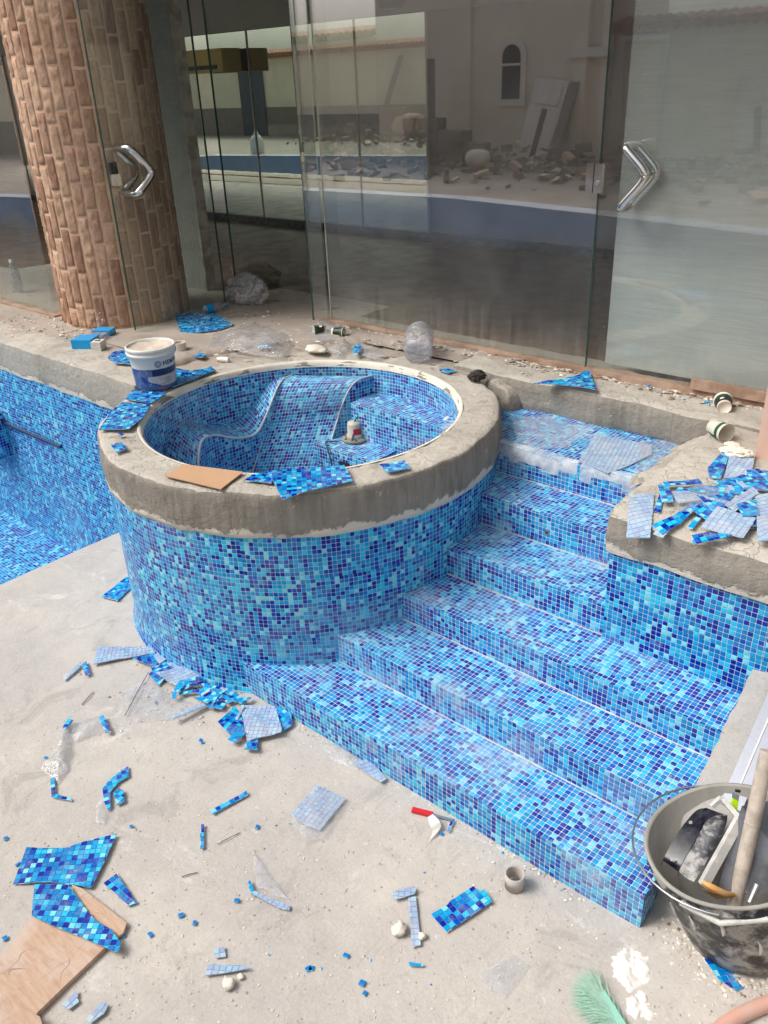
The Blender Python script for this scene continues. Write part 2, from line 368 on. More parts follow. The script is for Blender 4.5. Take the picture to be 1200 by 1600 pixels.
M['plastic_bag'] = clear_mat('clear plastic bag', (.94, .94, .94), .09, .24, (.78, .78, .78), .10, 1.)
M['plastic_film'] = clear_mat('plastic film', (.95, .95, .96), .03, .20, (.76, .78, .82), .3, .5)
M['bottle'] = clear_mat('clear bottle plastic', (.84, .84, .88), .10, .24, (.72, .74, .8), .15, .5, 30)
M['net'] = None
def glass_mat(name, tint, gl_f, dust, streak=True):
    t = NT(name); ob = t.n('ShaderNodeNewGeometry').outputs['Position']
    tr = t.n('ShaderNodeBsdfTransparent'); tr.inputs[0].default_value = (*tint, 1)
    gl = t.n('ShaderNodeBsdfGlossy'); gl.inputs['Color'].default_value = (.93, .92, .92, 1)
    df = t.n('ShaderNodeBsdfDiffuse'); df.inputs[0].default_value = srgb(186, 186, 182)
    sep = t.n('ShaderNodeSeparateXYZ'); t.l(ob, sep.inputs[0])
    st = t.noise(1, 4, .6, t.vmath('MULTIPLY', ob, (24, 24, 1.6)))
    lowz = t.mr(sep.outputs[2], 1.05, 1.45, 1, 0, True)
    refl_dim = t.mr(t.math('ADD', sep.outputs[2], t.math('MULTIPLY', t.math('SUBTRACT', t.noise(2.5, 4, .6, ob, .4), .5), .25)), 1.64, 1.78, 1, 0, True)  # blurs and weakens reflections low down, put into the shader to darken the glass
    t.l(t.math('ADD', t.math('MULTIPLY', refl_dim, .34), .012), gl.inputs['Roughness'])
    n = t.noise(3, 5, .6, ob, .3); sp = t.noise(80, 2, .6, ob)
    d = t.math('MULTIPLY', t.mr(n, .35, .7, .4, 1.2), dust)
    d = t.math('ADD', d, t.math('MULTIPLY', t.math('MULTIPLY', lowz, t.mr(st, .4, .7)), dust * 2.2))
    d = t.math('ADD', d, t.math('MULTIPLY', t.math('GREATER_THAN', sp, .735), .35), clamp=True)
    fr = t.n('ShaderNodeLayerWeight'); fr.inputs['Blend'].default_value = .5; fk = t.math('MULTIPLY', t.math('POWER', fr.outputs['Facing'], 5.), .8)
    m1 = t.n('ShaderNodeMixShader'); t.l(t.math('MULTIPLY', t.math('ADD', fk, gl_f, clamp=True), t.math('SUBTRACT', 1, t.math('MULTIPLY', refl_dim, .84))), m1.inputs[0]); t.l(tr.outputs[0], m1.inputs[1]); t.l(gl.outputs[0], m1.inputs[2])
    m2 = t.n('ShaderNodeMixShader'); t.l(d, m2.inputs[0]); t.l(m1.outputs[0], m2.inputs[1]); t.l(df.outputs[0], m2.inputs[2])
    return t.done(m2.outputs[0])
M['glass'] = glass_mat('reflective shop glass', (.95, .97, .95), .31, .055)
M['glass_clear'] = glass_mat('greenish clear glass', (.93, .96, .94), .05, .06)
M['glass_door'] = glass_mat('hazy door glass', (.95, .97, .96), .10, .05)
M['glass_edge'] = plain('glass edge green', srgb(40, 70, 58), .1)
def curtain_mat():
    t = NT('film covered glass'); ob = t.n('ShaderNodeNewGeometry').outputs['Position']
    h = t.noise(1, 5, .6, t.vmath('MULTIPLY', ob, (6, 6, 160))); n = t.noise(2, 4, .6, ob)
    col = t.mix(t.mr(h, .35, .65), srgb(174, 178, 174), srgb(190, 192, 188)); col = t.mix(t.mr(n, .4, .7, 0, .4), col, srgb(158, 166, 168))
    df = t.pbsdf(col, .6, spec=.2)
    gl = t.n('ShaderNodeBsdfGlossy'); gl.inputs['Roughness'].default_value = .02
    m1 = t.n('ShaderNodeMixShader'); m1.inputs[0].default_value = .14; t.l(df, m1.inputs[1]); t.l(gl.outputs[0], m1.inputs[2])
    return t.done(m1.outputs[0])
M['frosted'] = curtain_mat()
M['chrome'] = plain('brushed steel', C(.72, .70, .67), .16, 1.0)
M['steel_dull'] = plain('dull steel', C(.5, .5, .5), .35, 1.0)
M['mirror'] = NT('mirror'); _g = M['mirror'].n('ShaderNodeBsdfGlossy'); _g.inputs['Roughness'].default_value = .004; _g.inputs['Color'].default_value = (.90, .95, .88, 1); M['mirror'] = M['mirror'].done(_g.outputs[0])
M['wood_dark'] = plain('dark wooden floor', srgb(112, 84, 64), .55, var=.6, var_c=srgb(74, 58, 48), vs=5, bump=.1)
M['int_wall'] = plain('interior wall', srgb(176, 164, 158), .8)
M['ceiling'] = plain('interior ceiling', srgb(214, 214, 206), .8)
def brick_mat():
    t = NT('brown stamped brick'); ob = t.obj(); rp = t.n('ShaderNodeNewGeometry').outputs['Random Per Island']
    col = t.ramp(rp, [(0, srgb(198, 162, 134)[:3]), (.35, srgb(170, 134, 108)[:3]), (.6, srgb(212, 176, 146)[:3]), (.85, srgb(158, 120, 98)[:3])], 'LINEAR')
    n = t.noise(22, 7, .8, ob, .2); n2 = t.noise(7, 4, .6, ob, .2)
    col = t.mix(t.mr(t.math('ADD', n, t.math('MULTIPLY', t.math('SUBTRACT', n2, .5), .6)), .5, .62, 0, .55, True), col, srgb(136, 94, 74)); col = t.mix(t.mr(n2, .5, .7, 0, .5), col, srgb(216, 180, 154))
    return t.done(t.pbsdf(col, .85, t.bump(t.math('ADD', n, n2), .9, .012), spec=.2))
M['brick'] = brick_mat(); M['brick_joint'] = plain('brick joint', srgb(212, 178, 150), .9, var=.3, var_c=srgb(210, 172, 142), bump=.5)
M['stucco'] = plain('cream stucco', srgb(232, 220, 204), .9, var=.3, var_c=srgb(214, 200, 186), vs=1.2, bump=.3)
M['stucco_l'] = plain('pale stucco', srgb(240, 230, 208), .9, var=.3, var_c=srgb(226, 214, 192), vs=1.2, bump=.3)
M['mauve'] = plain('mauve stucco', srgb(168, 150, 142), .9, var=.2, vs=1.5)
M['trim'] = plain('white stone trim', srgb(220, 215, 206), .7)
M['dark'] = plain('dark window glass', srgb(52, 54, 58), .15)
M['blue_door'] = plain('dark blue door', srgb(48, 64, 82), .5, var=.5, var_c=srgb(80, 94, 110))
M['clay'] = plain('clay roof tile', srgb(170, 118, 88), .8, var=.4, var_c=srgb(140, 96, 72))
M['render_grey'] = plain('pale blue grey render', srgb(168, 172, 184), .8, var=.3, var_c=srgb(140, 146, 166), vs=2)
M['block'] = plain('concrete block', srgb(140, 132, 124), .9, var=.4, var_c=srgb(110, 102, 96), bump=.5)
M['white_door'] = plain('white painted door', srgb(214, 210, 202), .6, var=.3, var_c=srgb(180, 174, 166))
M['white'] = plain('white plastic', srgb(226, 224, 216), .4, var=.25, var_c=srgb(190, 184, 172), vs=10)
M['label_blue'] = plain('blue label', srgb(22, 62, 132), .35, var=.35, var_c=srgb(150, 164, 190), vs=22)
M['navy'] = plain('navy print', srgb(26, 40, 84), .4)
M['label_grey'] = plain('pale printed panel', srgb(196, 190, 190), .5, var=.5, var_c=srgb(160, 152, 156), vs=30)
M['mortar_in'] = plain('dried mortar', srgb(206, 192, 176), .95, var=.5, var_c=srgb(176, 160, 144), bump=1., bs=40)
M['black_rubber'] = plain('black rubber smeared with grout', srgb(30, 32, 36), .5, var=.9, var_c=srgb(176, 173, 166), vs=13, bump=.5)
M['bucket_in'] = plain('grey cement film', srgb(158, 154, 146), .8, var=.5, var_c=srgb(130, 126, 120), vs=5, bump=.3)
M['black'] = plain('black plastic', srgb(24, 26, 32), .35, var=.3, var_c=srgb(120, 118, 114), vs=14)
M['navy_tray'] = plain('navy float', srgb(8, 11, 30), .3, var=.10, var_c=srgb(150, 146, 140), vs=18)
M['grey_smear'] = plain('grey smeared metal', srgb(120, 122, 126), .4, .6, var=.6, var_c=srgb(60, 60, 64), vs=9)
M['float_grip'] = plain('black grip streaked with grout', srgb(44, 46, 52), .4, var=.85, var_c=srgb(170, 168, 164), vs=22, bump=.6)
M['white_smear'] = plain('grout smeared white', srgb(206, 204, 198), .6, var=.5, var_c=srgb(140, 138, 134), vs=9, bump=.4)
M['pipe'] = plain('grout caked pipe', srgb(190, 178, 164), .8, var=.7, var_c=srgb(154, 142, 130), vs=12, bump=.8)
M['lime'] = plain('lime green plastic', srgb(190, 230, 20), .25)
M['orange'] = plain('orange wood handle', srgb(214, 158, 92), .5, var=.4, var_c=srgb(190, 180, 160))
M['alu'] = plain('aluminium straightedge', srgb(190, 194, 204), .3, .8, var=.3, var_c=srgb(150, 150, 156))
M['pvc'] = plain('dusty grey pvc', srgb(186, 178, 170), .7, var=.3, bump=.2)
def board_mat():
    t = NT('scratched plywood'); ob = t.obj()
    g1 = t.noise(1, 5, .65, t.vmath('MULTIPLY', ob, (9, 60, 9)), .4); n = t.noise(5, 5, .65, ob, .4); n3 = t.noise(40, 4, .7, ob)
    col = t.mix(t.mr(g1, .35, .68), srgb(202, 174, 152), srgb(182, 150, 126)); col = t.mix(t.mr(n, .45, .62, 0, .6, True), col, srgb(206, 190, 178))
    wv = t.n('ShaderNodeTexVoronoi', feature='DISTANCE_TO_EDGE'); wv.inputs['Scale'].default_value = 7; t.l(t.vmath('ADD', t.vmath('MULTIPLY', ob, (1, .35, 1)), t.vmath('SCALE', t.noise(3, 3, .5, ob, color=True), scale=.25)), wv.inputs['Vector'])
    sc1 = t.math('MULTIPLY', t.mr(wv.outputs['Distance'], .002, .008, 1, 0), t.mr(n, .45, .55))
    col = t.mix(t.math('MULTIPLY', sc1, .6), col, srgb(120, 92, 80)); col = t.mix(t.mr(n3, .66, .72, 0, .6), col, srgb(226, 220, 212))
    return t.done(t.pbsdf(col, .8, t.bump(t.math('SUBTRACT', g1, sc1), .4, .003), spec=.2))
M['board'] = board_mat()
M['cardboard'] = plain('cardboard', srgb(190, 152, 118), .85, var=.2, var_c=srgb(176, 136, 104))
M['stone'] = plain('white plaster lump', srgb(226, 218, 202), .9, var=.4, var_c=srgb(196, 186, 170), bump=.8, bs=50)
M['rubble'] = plain('rubble crumbs', srgb(196, 184, 170), .9, var=.6, var_c=srgb(150, 134, 120), bump=.5)
M['red'] = plain('red plastic', srgb(206, 34, 40), .35)
M['paper'] = plain('white paper', srgb(224, 220, 212), .7)
M['cyan'] = plain('cyan wrapper', srgb(10, 156, 220), .3)
M['cup_green'] = plain('dark green print', srgb(18, 78, 50), .5); M['cup_black'] = plain('black print', srgb(30, 26, 26), .5)
M['cup_cream'] = plain('cream cup paper', srgb(226, 222, 206), .6, var=.2)
M['tape'] = plain('cream tape', srgb(212, 204, 190), .5); M['cloth'] = plain('dark wet cloth', srgb(52, 44, 42), .8, var=.4, var_c=srgb(88, 78, 72), bump=.8, bs=60)
M['pump_grey'] = plain('pump body', srgb(196, 188, 172), .5, var=.4, var_c=srgb(150, 140, 124)); M['pump_base'] = plain('pump base', srgb(150, 142, 128), .6, var=.4, var_c=srgb(90, 84, 78))
M['cable'] = plain('grey cable', srgb(70, 78, 86), .5)
M['pink'] = plain('pink painted wall', srgb(206, 172, 156), .8, var=.3, var_c=srgb(190, 154, 136), bump=.3)
M['pink_pipe'] = plain('pink hose', srgb(206, 160, 142), .5, var=.3)
M['sack'] = plain('beige sack', srgb(150, 134, 118), .8, var=.4, var_c=srgb(110, 96, 84), bump=.8, bs=30)
M['olive'] = plain('yellowed plastic', srgb(226, 206, 130), .5)
M['mint'] = plain('mint plastic', srgb(150, 205, 185), .5); M['green_net'] = plain('green bristle', srgb(166, 206, 186), .9, var=.5, var_c=srgb(196, 206, 194))
M['sill'] = plain('sandy sill', srgb(172, 146, 126), .9, var=.6, var_c=srgb(130, 100, 82), bump=.8, bs=40)
M['pilaster'] = plain('grey ribbed panel', srgb(164, 166, 160), .7, var=.3, var_c=srgb(132, 132, 126))
M['plaster_edge'] = plain('broken plaster', srgb(190, 180, 166), .9, var=.6, var_c=srgb(110, 100, 90), bump=1)
M['dustgrey'] = plain('grey grit', srgb(150, 142, 134), .9, var=.5)
M['brownstain'] = plain('damp brown sand', srgb(120, 90, 72), .9, var=.5, var_c=srgb(160, 132, 112), vs=12, bump=.8)

# ================================================================ SETTING
Z = [0, .1636, .3094, .4454, .5886, .7447, .8997]
NO = [1.8505, 2.1296, 2.4067, 2.6689, 2.9524, 3.2086]
TC = Vector((-3.019, 2.75, 0)); RO, RI, ZR = 1.0, .80, 1.033
DZ = 1.05
def flat(name, poly, z, mat, step=None, amp=0, kind='structure', sc_=1.5):
    mb = MB(); mb.face([(x, y, z) for x, y in poly]); o = mb.build(name, mat); tag(o, kind=kind); return o
def undul(name, x0, x1, y0, y1, z, mat, step, fn):
    nx, ny = max(1, int((x1-x0)/step)), max(1, int((y1-y0)/step)); mb = MB(); rows = []
    for j in range(ny + 1):
        rows.append([(x0+(x1-x0)*i/nx, y0+(y1-y0)*j/ny, z + fn(x0+(x1-x0)*i/nx, y0+(y1-y0)*j/ny)) for i in range(nx + 1)])
    mb.grid(rows); o = mb.build(name, mat); tag(o, kind='structure'); return o
flat('ground', [(-80, -80), (60, -80), (60, 80), (-80, 80)], -1.2, M['yard'])
def ffn(x, y):
    b = .064 * math.exp(-(((x + .25) / .30) ** 2 + ((y - 2.0) / .35) ** 2))
    return b + .004 * fbm((x, y, 0), 2.5) + .0015 * fbm((x, y, 0), 14, 3)
ff = undul('pool_floor', -4.44, 3.0, -1.4, 3.3, 0, M['floor'], .035, ffn)
mb = MB(); mb.box(-4.46, -4.42, -1.4, 2.5, -.6, -.012); o = mb.build('pool_floor_edge', M['floor']); tag(o, kind='structure')
mb = MB(); mb.face([(-18, -3, -.44), (-4.44, -3, -.44), (-4.44, 2.6, -.44), (-18, 2.6, -.44)]); o = mb.build('lower_pool_floor', M['tile_far']); tag(o, kind='structure')

# ---- deck slabs (structure)
def deck_fn(x, y):
    return .006 * fbm((x, y, 3), 4) + .004 * fbm((x, y, 1), 17)
def deck_piece(name, x0, x1, y0, y1, z=DZ, step=.04, bottom=-.5):
    nx, ny = int((x1-x0)/step), int((y1-y0)/step); mb = MB()
    rows = [[(x0+(x1-x0)*i/nx, y0+(y1-y0)*j/ny, z + deck_fn(x0+(x1-x0)*i/nx, y0+(y1-y0)*j/ny)) for i in range(nx+1)] for j in range(ny+1)]
    mb.grid(rows); mb.box(x0, x1, y0, y1, bottom, z - .02, skip='t'); o = mb.build(name, M['deck']); tag(o, kind='structure'); return o
deck_piece('deck', -8.0, 1.5, 3.78, 4.25, step=.035)
deck_piece('deck_behind_tub', -4.30, -2.30, 2.62, 3.80, z=ZR + .003, step=.04, bottom=.2)   # flush with the tub rim
# cut the tub hole out of that slab by faces
o = bpy.data.objects['deck_behind_tub']; bm = bmesh.new(); bm.from_mesh(o.data)
bmesh.ops.delete(bm, geom=[f for f in bm.faces if f.calc_center_median().x > -2.60], context='FACES')
bmesh.ops.delete(bm, geom=[f for f in bm.faces if (Vector((f.calc_center_median().x, f.calc_center_median().y, 0)) - TC).length < .93 or (abs(f.normal.z) < .5) or f.calc_center_median().z < .9], context='FACES')
bm.to_mesh(o.data); bm.free()
deck_piece('deck_left', -20.0, -4.22, 2.56, 3.80, step=.05)
deck_piece('deck_indoor_edge', -5.2, -4.0, 3.75, 4.6, z=DZ - .004)

# curved raised lip of the deck just behind the tub
mb = MB(); rows = []
N = 90
for prof in [(1.14, 1.015), (1.15, 1.036), (1.165, 1.058), (1.19, 1.066), (1.26, 1.066), (1.5, 1.064), (1.9, 1.058)]:
    row = []
    for i in range(N + 1):
        a = math.radians(178 - 112 * i / N); r = prof[0] + .03 * fbm((a * 3, 0, 0), 2) * (1 if prof[0] < 1.6 else 0)
        x, y = TC.x + r * math.cos(a), TC.y + r * math.sin(a)
        row.append((min(x, -2.46), min(y, 3.99), prof[1] + .006 * fbm((x, y, prof[0]), 9)))
    rows.append(row)
mb.grid(rows, flip=True); tag(mb.build('deck_lip', M['deck']), kind='structure')

# ================================================================ left pool wall
wl = thing('left_pool_wall', (-6.5, 2.43, -.44), 'long blue mosaic pool wall left of the round tub, grey mortar coping on top', 'pool wall')
mb = MB(); mb.face([(-18, 2.43, -.44), (-4.0, 2.43, -.44), (-4.0, 2.43, .845), (-18, 2.43, .845)]); mb.face([(-18, 2.43, .845), (-4, 2.43, .845), (-4, 2.6, .845), (-18, 2.6, .845)])
mb.face([(-18, 2.60, -.44), (-18, 2.60, .845), (-4, 2.60, .845), (-4, 2.60, -.44)])
mb.build('tiled_face', M['tile_far'], wl)
def pf(p):
    q = p.copy()
    if p.x > -4.4: q.y += 0
    return q
roughbox(-18, -4.02, 2.418, 2.72, .838, DZ + .004, .045, .008, .025, 5, 3).build('coping', M['coping_l'], wl)
mb = MB(); mb.tube([onN(-30, 646, 2.415), onN(95, 698, 2.415)], .011, 8); mb.build('seam', M['navy'], wl)
lg = thing('pool_ledge', (-6.9, 2.2, -.44), 'blue tiled ledge at the far left of the long pool wall', 'ledge')
p0 = onN(-22, 660, 2.30); mb = MB(); mb.box(-7.9, p0.x, 2.30, 2.428, .16, .50); bevel(mb.build('ledge_block', M['tile_far'], lg))

# ================================================================ round tub
tub = thing('round_tub', (TC.x, TC.y, 0), 'round whirlpool tub covered in blue mosaic with a thick grey mortar rim', 'hot tub')
mb = MB(); base = [(RO + .022, -.008), (RO + .012, .008), (RO + .005, .03), (RO + .001, .07), (RO, .14)] + [(RO, .14 + .70 * k / 8) for k in range(1, 9)]
mb.lathe(base, 128, TC, uvR=RO); mb.build('outer_wall', M['tile'], tub)
mb = MB(); mb.lathe([(RI, 1.005), (RI, .15)], 128, TC, uvR=RI); mb.build('inner_wall', M['tile_in'], tub)
mb = MB(); mb.lathe([(RI + .02, .2), (.001, .2)], 48, TC, uvR=-RI); mb.build('tub_floor', M['tile_in'], tub)
def rj(p, r, a):
    d = Vector((math.cos(a), math.sin(a), 0)); q = Vector((math.cos(a) * 2, math.sin(a) * 2, p.z * 3))
    k = .009 if r > .95 else .003
    return p + d * k * fbm(q, 3.2, 2) + d * k * .3 * fbm(q, 13, 5) + Vector((0, 0, 1)) * (.006 * fbm(q, 4, 8) + (.003 * fbm(q, 16, 8)))
mb = MB(); prof = [(RO - .005, .822), (RO + .008, .826), (RO + .012, .85), (RO + .013, .89), (RO + .013, .93), (RO + .013, .97), (RO + .012, 1.0), (RO + .011, 1.016), (RO + .005, 1.028), (RO - .008, ZR), (RO - .05, ZR + .003), (RO - .09, ZR), (RO - .13, ZR - .002), (RI + .03, ZR - .002), (RI + .012, ZR - .003), (RI + .002, ZR - .010), (RI - .003, ZR - .028)]
mb.lathe(prof, 260, TC, jit=rj); mb.build('mortar_rim', M['coping'], tub)
mb = MB(); mb.lathe([(RI - .004, ZR - .035), (RI + .000, ZR - .012), (RI + .012, ZR + .002), (RI + .022, ZR + .001)], 160, TC); mb.build('inner_seam', M['stone'], tub)
# lounges: rows given in the camera-aligned ground frame around the tub centre
HX, HY = Vector((.74215, .67023, 0)), Vector((-.67023, .74215, 0))
def L(X, Y, z): return TC + HX * X + HY * Y + Vector((0, 0, z))
rl = spline([(-.12, .79, .955), (-.17, .70, .955), (-.20, .635, .915), (-.235, .595, .82), (-.27, .565, .72), (-.36, .47, .50), (-.44, .36, .28), (-.5, .2, .19)], 6)
rr = spline([(.36, .71, .955), (.29, .655, .955), (.235, .625, .92), (.185, .61, .83), (.145, .60, .73), (.06, .47, .50), (.01, .36, .28), (-.04, .2, .19)], 6)
def ribbon(name, A, B, seg, mat, parent, side=True):
    mb = MB(); rows = []; d = [0]
    for i, (a, b) in enumerate(zip(A, B)):
        pa, pb = L(*a), L(*b); rows.append([pa.lerp(pb, k / seg) for k in range(seg + 1)])
        if i: d.append(d[-1] + (rows[-1][seg//2] - rows[-2][seg//2]).length)
    wd = (rows[0][0] - rows[0][-1]).length
    mb.grid(rows, uvs=lambda i, j: (wd * j / seg, d[i]), flip=True)
    if side:
        for e, fl in ((0, False), (seg, True)):
            dd = [0]
            for i in range(1, len(rows)): dd.append(dd[-1] + math.hypot(rows[i][e].x - rows[i-1][e].x, rows[i][e].y - rows[i-1][e].y))
            mb.grid([[r[e] for r in rows], [Vector((r[e].x, r[e].y, .15)) for r in rows]], sm=False, uvs=lambda i, j: (dd[min(j, len(dd)-1)], rows[min(j, len(rows)-1)][e].z if i == 0 else .15), flip=fl)
            # seam bead along the edge
    return mb.build(name, mat, parent)
lo = ribbon('lounge_back', rl, rr, 10, M['tile_in'], tub); lo['label'] = 'steep curved tiled backrest inside the tub'
mb = MB(); mb.tube([L(*p) + Vector((0, 0, .002)) for p in rl], .005, 6); mb.tube([L(*p) + Vector((0, 0, .002)) for p in rr], .005, 6); mb.build('edge_seam', M['grout'], tub)
fe = spline([(-.60, .00, .48), (-.60, .09, .66), (-.585, .20, .785), (-.53, .315, .775), (-.43, .41, .715), (-.335, .50, .70), (-.275, .55, .775), (-.225, .595, .875), (-.192, .64, .935), (-.17, .69, .955)], 6)
be = spline([(-.79, .10, .55), (-.775, .20, .76), (-.725, .33, .835), (-.665, .445, .805), (-.56, .575, .745), (-.46, .66, .735), (-.37, .715, .81), (-.29, .75, .895), (-.22, .775, .945), (-.15, .79, .96)], 6)
lo = ribbon('lounge_seat', be, fe, 5, M['tile_in'], tub); lo['label'] = 'wavy tiled lounge bench hugging the tub wall'
mb = MB(); mb.tube([L(*p) + Vector((0, 0, .002)) for p in fe], .0062, 6); mb.build('edge_seam', M['grout'], tub)
def inner_block(name, x0, x1, y0, z1, y1=None):
    """tiled block in tub, clipped to the inner wall; front face at y = TC.y+y0"""
    mb = MB(); pts = []
    n = 14
    for i in range(n + 1):
        x = x0 + (x1 - x0) * i / n; ym = math.sqrt(max(.0001, (RI + .01) ** 2 - x * x)); pts.append((x, min(ym, y1) if y1 else ym))
    poly = [(x0, y0), (x1, y0)] + [p for p in reversed(pts)]
    mb.prism([(TC.x + a, TC.y + b) for a, b in poly], .15, z1); return bevel(mb.build(name, M['tile_in'], tub), .006)
inner_block('corner_seat', -.20, .56, .565, .85)
inner_block('low_step', -.33, .135, .365, .63, .60)
mb = MB(); c = L(.14, .41, .56); mb.box(TC.x - .115, TC.x - .045, TC.y + .358, TC.y + .37, .50, .575); mb.build('outlet_hole', M['dark'], tub)
mb = MB()
for (u, v, z) in ((383, 717, 0),): pass
cc = TC + Vector((.48, .60, .885)); mb.tube([cc, cc + Vector((.02, -.05, 0))], .02, 12); mb.build('jet_pipe', M['white'], tub)

# ================================================================ staircase
stairs = thing('pool_stairs', (-1.7, 2.5, 0), 'wide flight of blue mosaic steps between the round tub and the right wall', 'stairs')
SE = -.625
def left_s(n0, n1):        # where the tub wall lies: start inside it
    n = min(n1, max(n0, 2.75)); d = abs(n0 - TC.y); return TC.x + (math.sqrt(max(0, .99 ** 2 - d * d)) if d < .99 else 0) - .12
for k in range(6):
    n0 = NO[k]; n1 = NO[k + 1] if k < 5 else 3.72; e = SE if k < 4 else -1.20
    if k == 3: e = SE
    if k == 5: e = -1.32
    lx = -2.9 if k < 2 else -2.55
    mb = MB(); mb.box(lx, e, n0, n1 + (.03 if k < 5 else 0), (0 if k == 0 else Z[k] - .05), Z[k + 1], skip='')
    st_ = mb.build('step', M['tile_step'], stairs); bevel(st_, .007, 3)
    if k: # grout seam at the foot of each riser
        mb = MB(); pts = [(lx + (e - lx) * i / 60, n0 - .002 + .002 * nz((i, k, 0), .7), Z[k] + .002 + .0015 * nz((i, k, 5), .5)) for i in range(61)]
        mb.tube(pts, [.0026 + .0032 * abs(nz((i_ * .5, k, 3))) for i_ in range(61)], 5); mb.build('grout_seam', M['grout'], stairs)
mb = MB(); p = onN(854, 832, NO[4] - .002); mb.tube([p, p + Vector((0, .004, 0))], .011, 14); mb.build('jet_hole', M['brownstain'], stairs)
mb = MB(); mb.tube([p + Vector((0, -.0015, 0)), p], .006, 12); mb.build('jet_hole', M['dark'], stairs)
# translucent paper left on the platform nosing
mb = MB(); pts = []
x = -2.33
while x < -1.42:
    wd = random.uniform(.05, .13); dp = random.uniform(.03, .06); dr = random.uniform(.035, .085)
    rows = []
    for t_ in range(5):
        xx = x + wd * t_ / 4
        j = .012 * nz((xx * 20, 1, 0))
        rows.append([(xx, NO[5] + dp + j, Z[6] + .004), (xx, NO[5] + .008, Z[6] + .005), (xx, NO[5] - .003, Z[6] - .004), (xx, NO[5] - .0045, Z[6] - dr - j)])
    mb.grid(rows); x += wd + random.choice([0, .002, .015])
M['tapefilm'] = clear_mat('paper film', (.88, .92, .95), .02, .48, (.74, .78, .80), .5, .3, 9)
tag(mb.build('paper_strip', M['tapefilm'], loc=(-1.9, NO[5], Z[6])), 'torn translucent paper strips stuck over the edge of the top platform', 'paper')

# ================================================================ right wall, coping, ramp, pillar
rw = thing('right_pool_wall', (-.6, 2.65, .44), 'blue mosaic wall right of the steps under a rough mortar coping', 'pool wall')
mb = MB(); mb.box(-1.225, 1.5, 2.652, 2.78, .40, .86); mb.build('tiled_face', M['tile'], rw)
def cpr(p):
    q = p.copy()
    w_ = min(1, max(0, (p.z - .88) / .12)); w_ = w_ * w_ * (3 - 2 * w_)
    k = max(0, (2.82 - p.y)) / .17; q.z -= w_ * (.018 * k * k + .008 * k); q.z += w_ * .012 * fbm((p.x, p.y, 1.04), 3.2, 4)
    q.y += .010 * fbm((p.x, 0, p.z * 2), 4, 7) * w_ - .004 * math.sin(min(1, max(0, (p.z - .86) / .16)) * PI) * (p.y < 2.8)
    # sinks towards the platform on the left
    return q
roughbox(-1.245, 1.5, 2.634, 3.78, .853, 1.04, .028, .006, .016, 4.5, 11, prof=cpr).build('coping', M['coping_r'], rw)
# mortar slope joining platform and coping
mb = MB(); rows = []
for i in range(22):
    n_ = 3.10 + .66 * i / 21; row = []
    for j in range(9):
        t_ = j / 8; s_ = -1.40 + .03 * nz((i * .4, 0, 0), 1) + .03 * nz((i * 1.3, 2, 0)) + (.24) * t_
        if i == 0: s_ += .02
        row.append((s_, n_ + .02 * nz((j, i, 0), .7), Z[6] + .004 + .135 * (t_ ** .8) + .008 * nz((i, j, 9), .7)))
    rows.append(row)
mb.grid(rows); mb.build('mortar_slope', M['coping_r'], rw)
# concrete ramp beside the steps
mb = MB(); rows = []
for i in range(46):
    n_ = 1.93 + .74 * i / 45; row = []
    if n_ < 2.10: zz = (n_ - 1.93) * 1.72
    else: zz = 9
    zz = min(zz, Z[1] + .505 * (n_ - NO[0]) + .010)
    for j in range(30):
        s_ = SE - .012 + .012 * nz((i * .35, 3, 0)) + 2.1 * j / 29
        row.append((s_, n_, zz + .006 * fbm((s_, n_, 0), 6) - (.012 if j == 0 else 0)))
    rows.append(row)
mb.grid(rows)
rp_ = [Vector(r[0]) for r in rows]; mb.grid([rp_, [Vector((p.x, p.y, -.01)) for p in rp_]], flip=True)
tag(mb.build('concrete_ramp', M['ramp'], loc=(.3, 2.2, 0)), 'smooth grey concrete bank running up beside the right ends of the steps', 'ramp')
pr = at(1180, 712, DZ)
mb = MB(); mb.box(pr.x, pr.x + .5, pr.y, pr.y + .45, .9, 3.4); tag(bevel(mb.build('wall_pier', M['pink'], loc=(pr.x, pr.y, DZ)), .01), 'pink painted wall pier at the right edge of the picture', 'pier')

# step of mortar between platform and deck
rb = roughbox(-2.78, 1.4, 3.69, 3.95, .88, DZ + .012, .03, .009, .035, 4, 21)
tag(rb.build('mortar_kerb', M['coping'], loc=(-1.2, 3.8, .9)), 'thick grey mortar kerb behind the top platform, below the glass', 'kerb')

rb = roughbox(-2.50, -2.28, 3.60, 3.74, .86, 1.035, .02, .02, .05, 7, 27, prof=lambda p: Vector((p.x, p.y, p.z - max(0, p.x + 2.45) * .5 * (p.z > .9))))
tag(rb.build('mortar_mound', M['coping'], loc=(-2.5, 3.6, .9)), 'rough grey mortar mound filling the corner between the tub rim and the kerb', 'mortar')
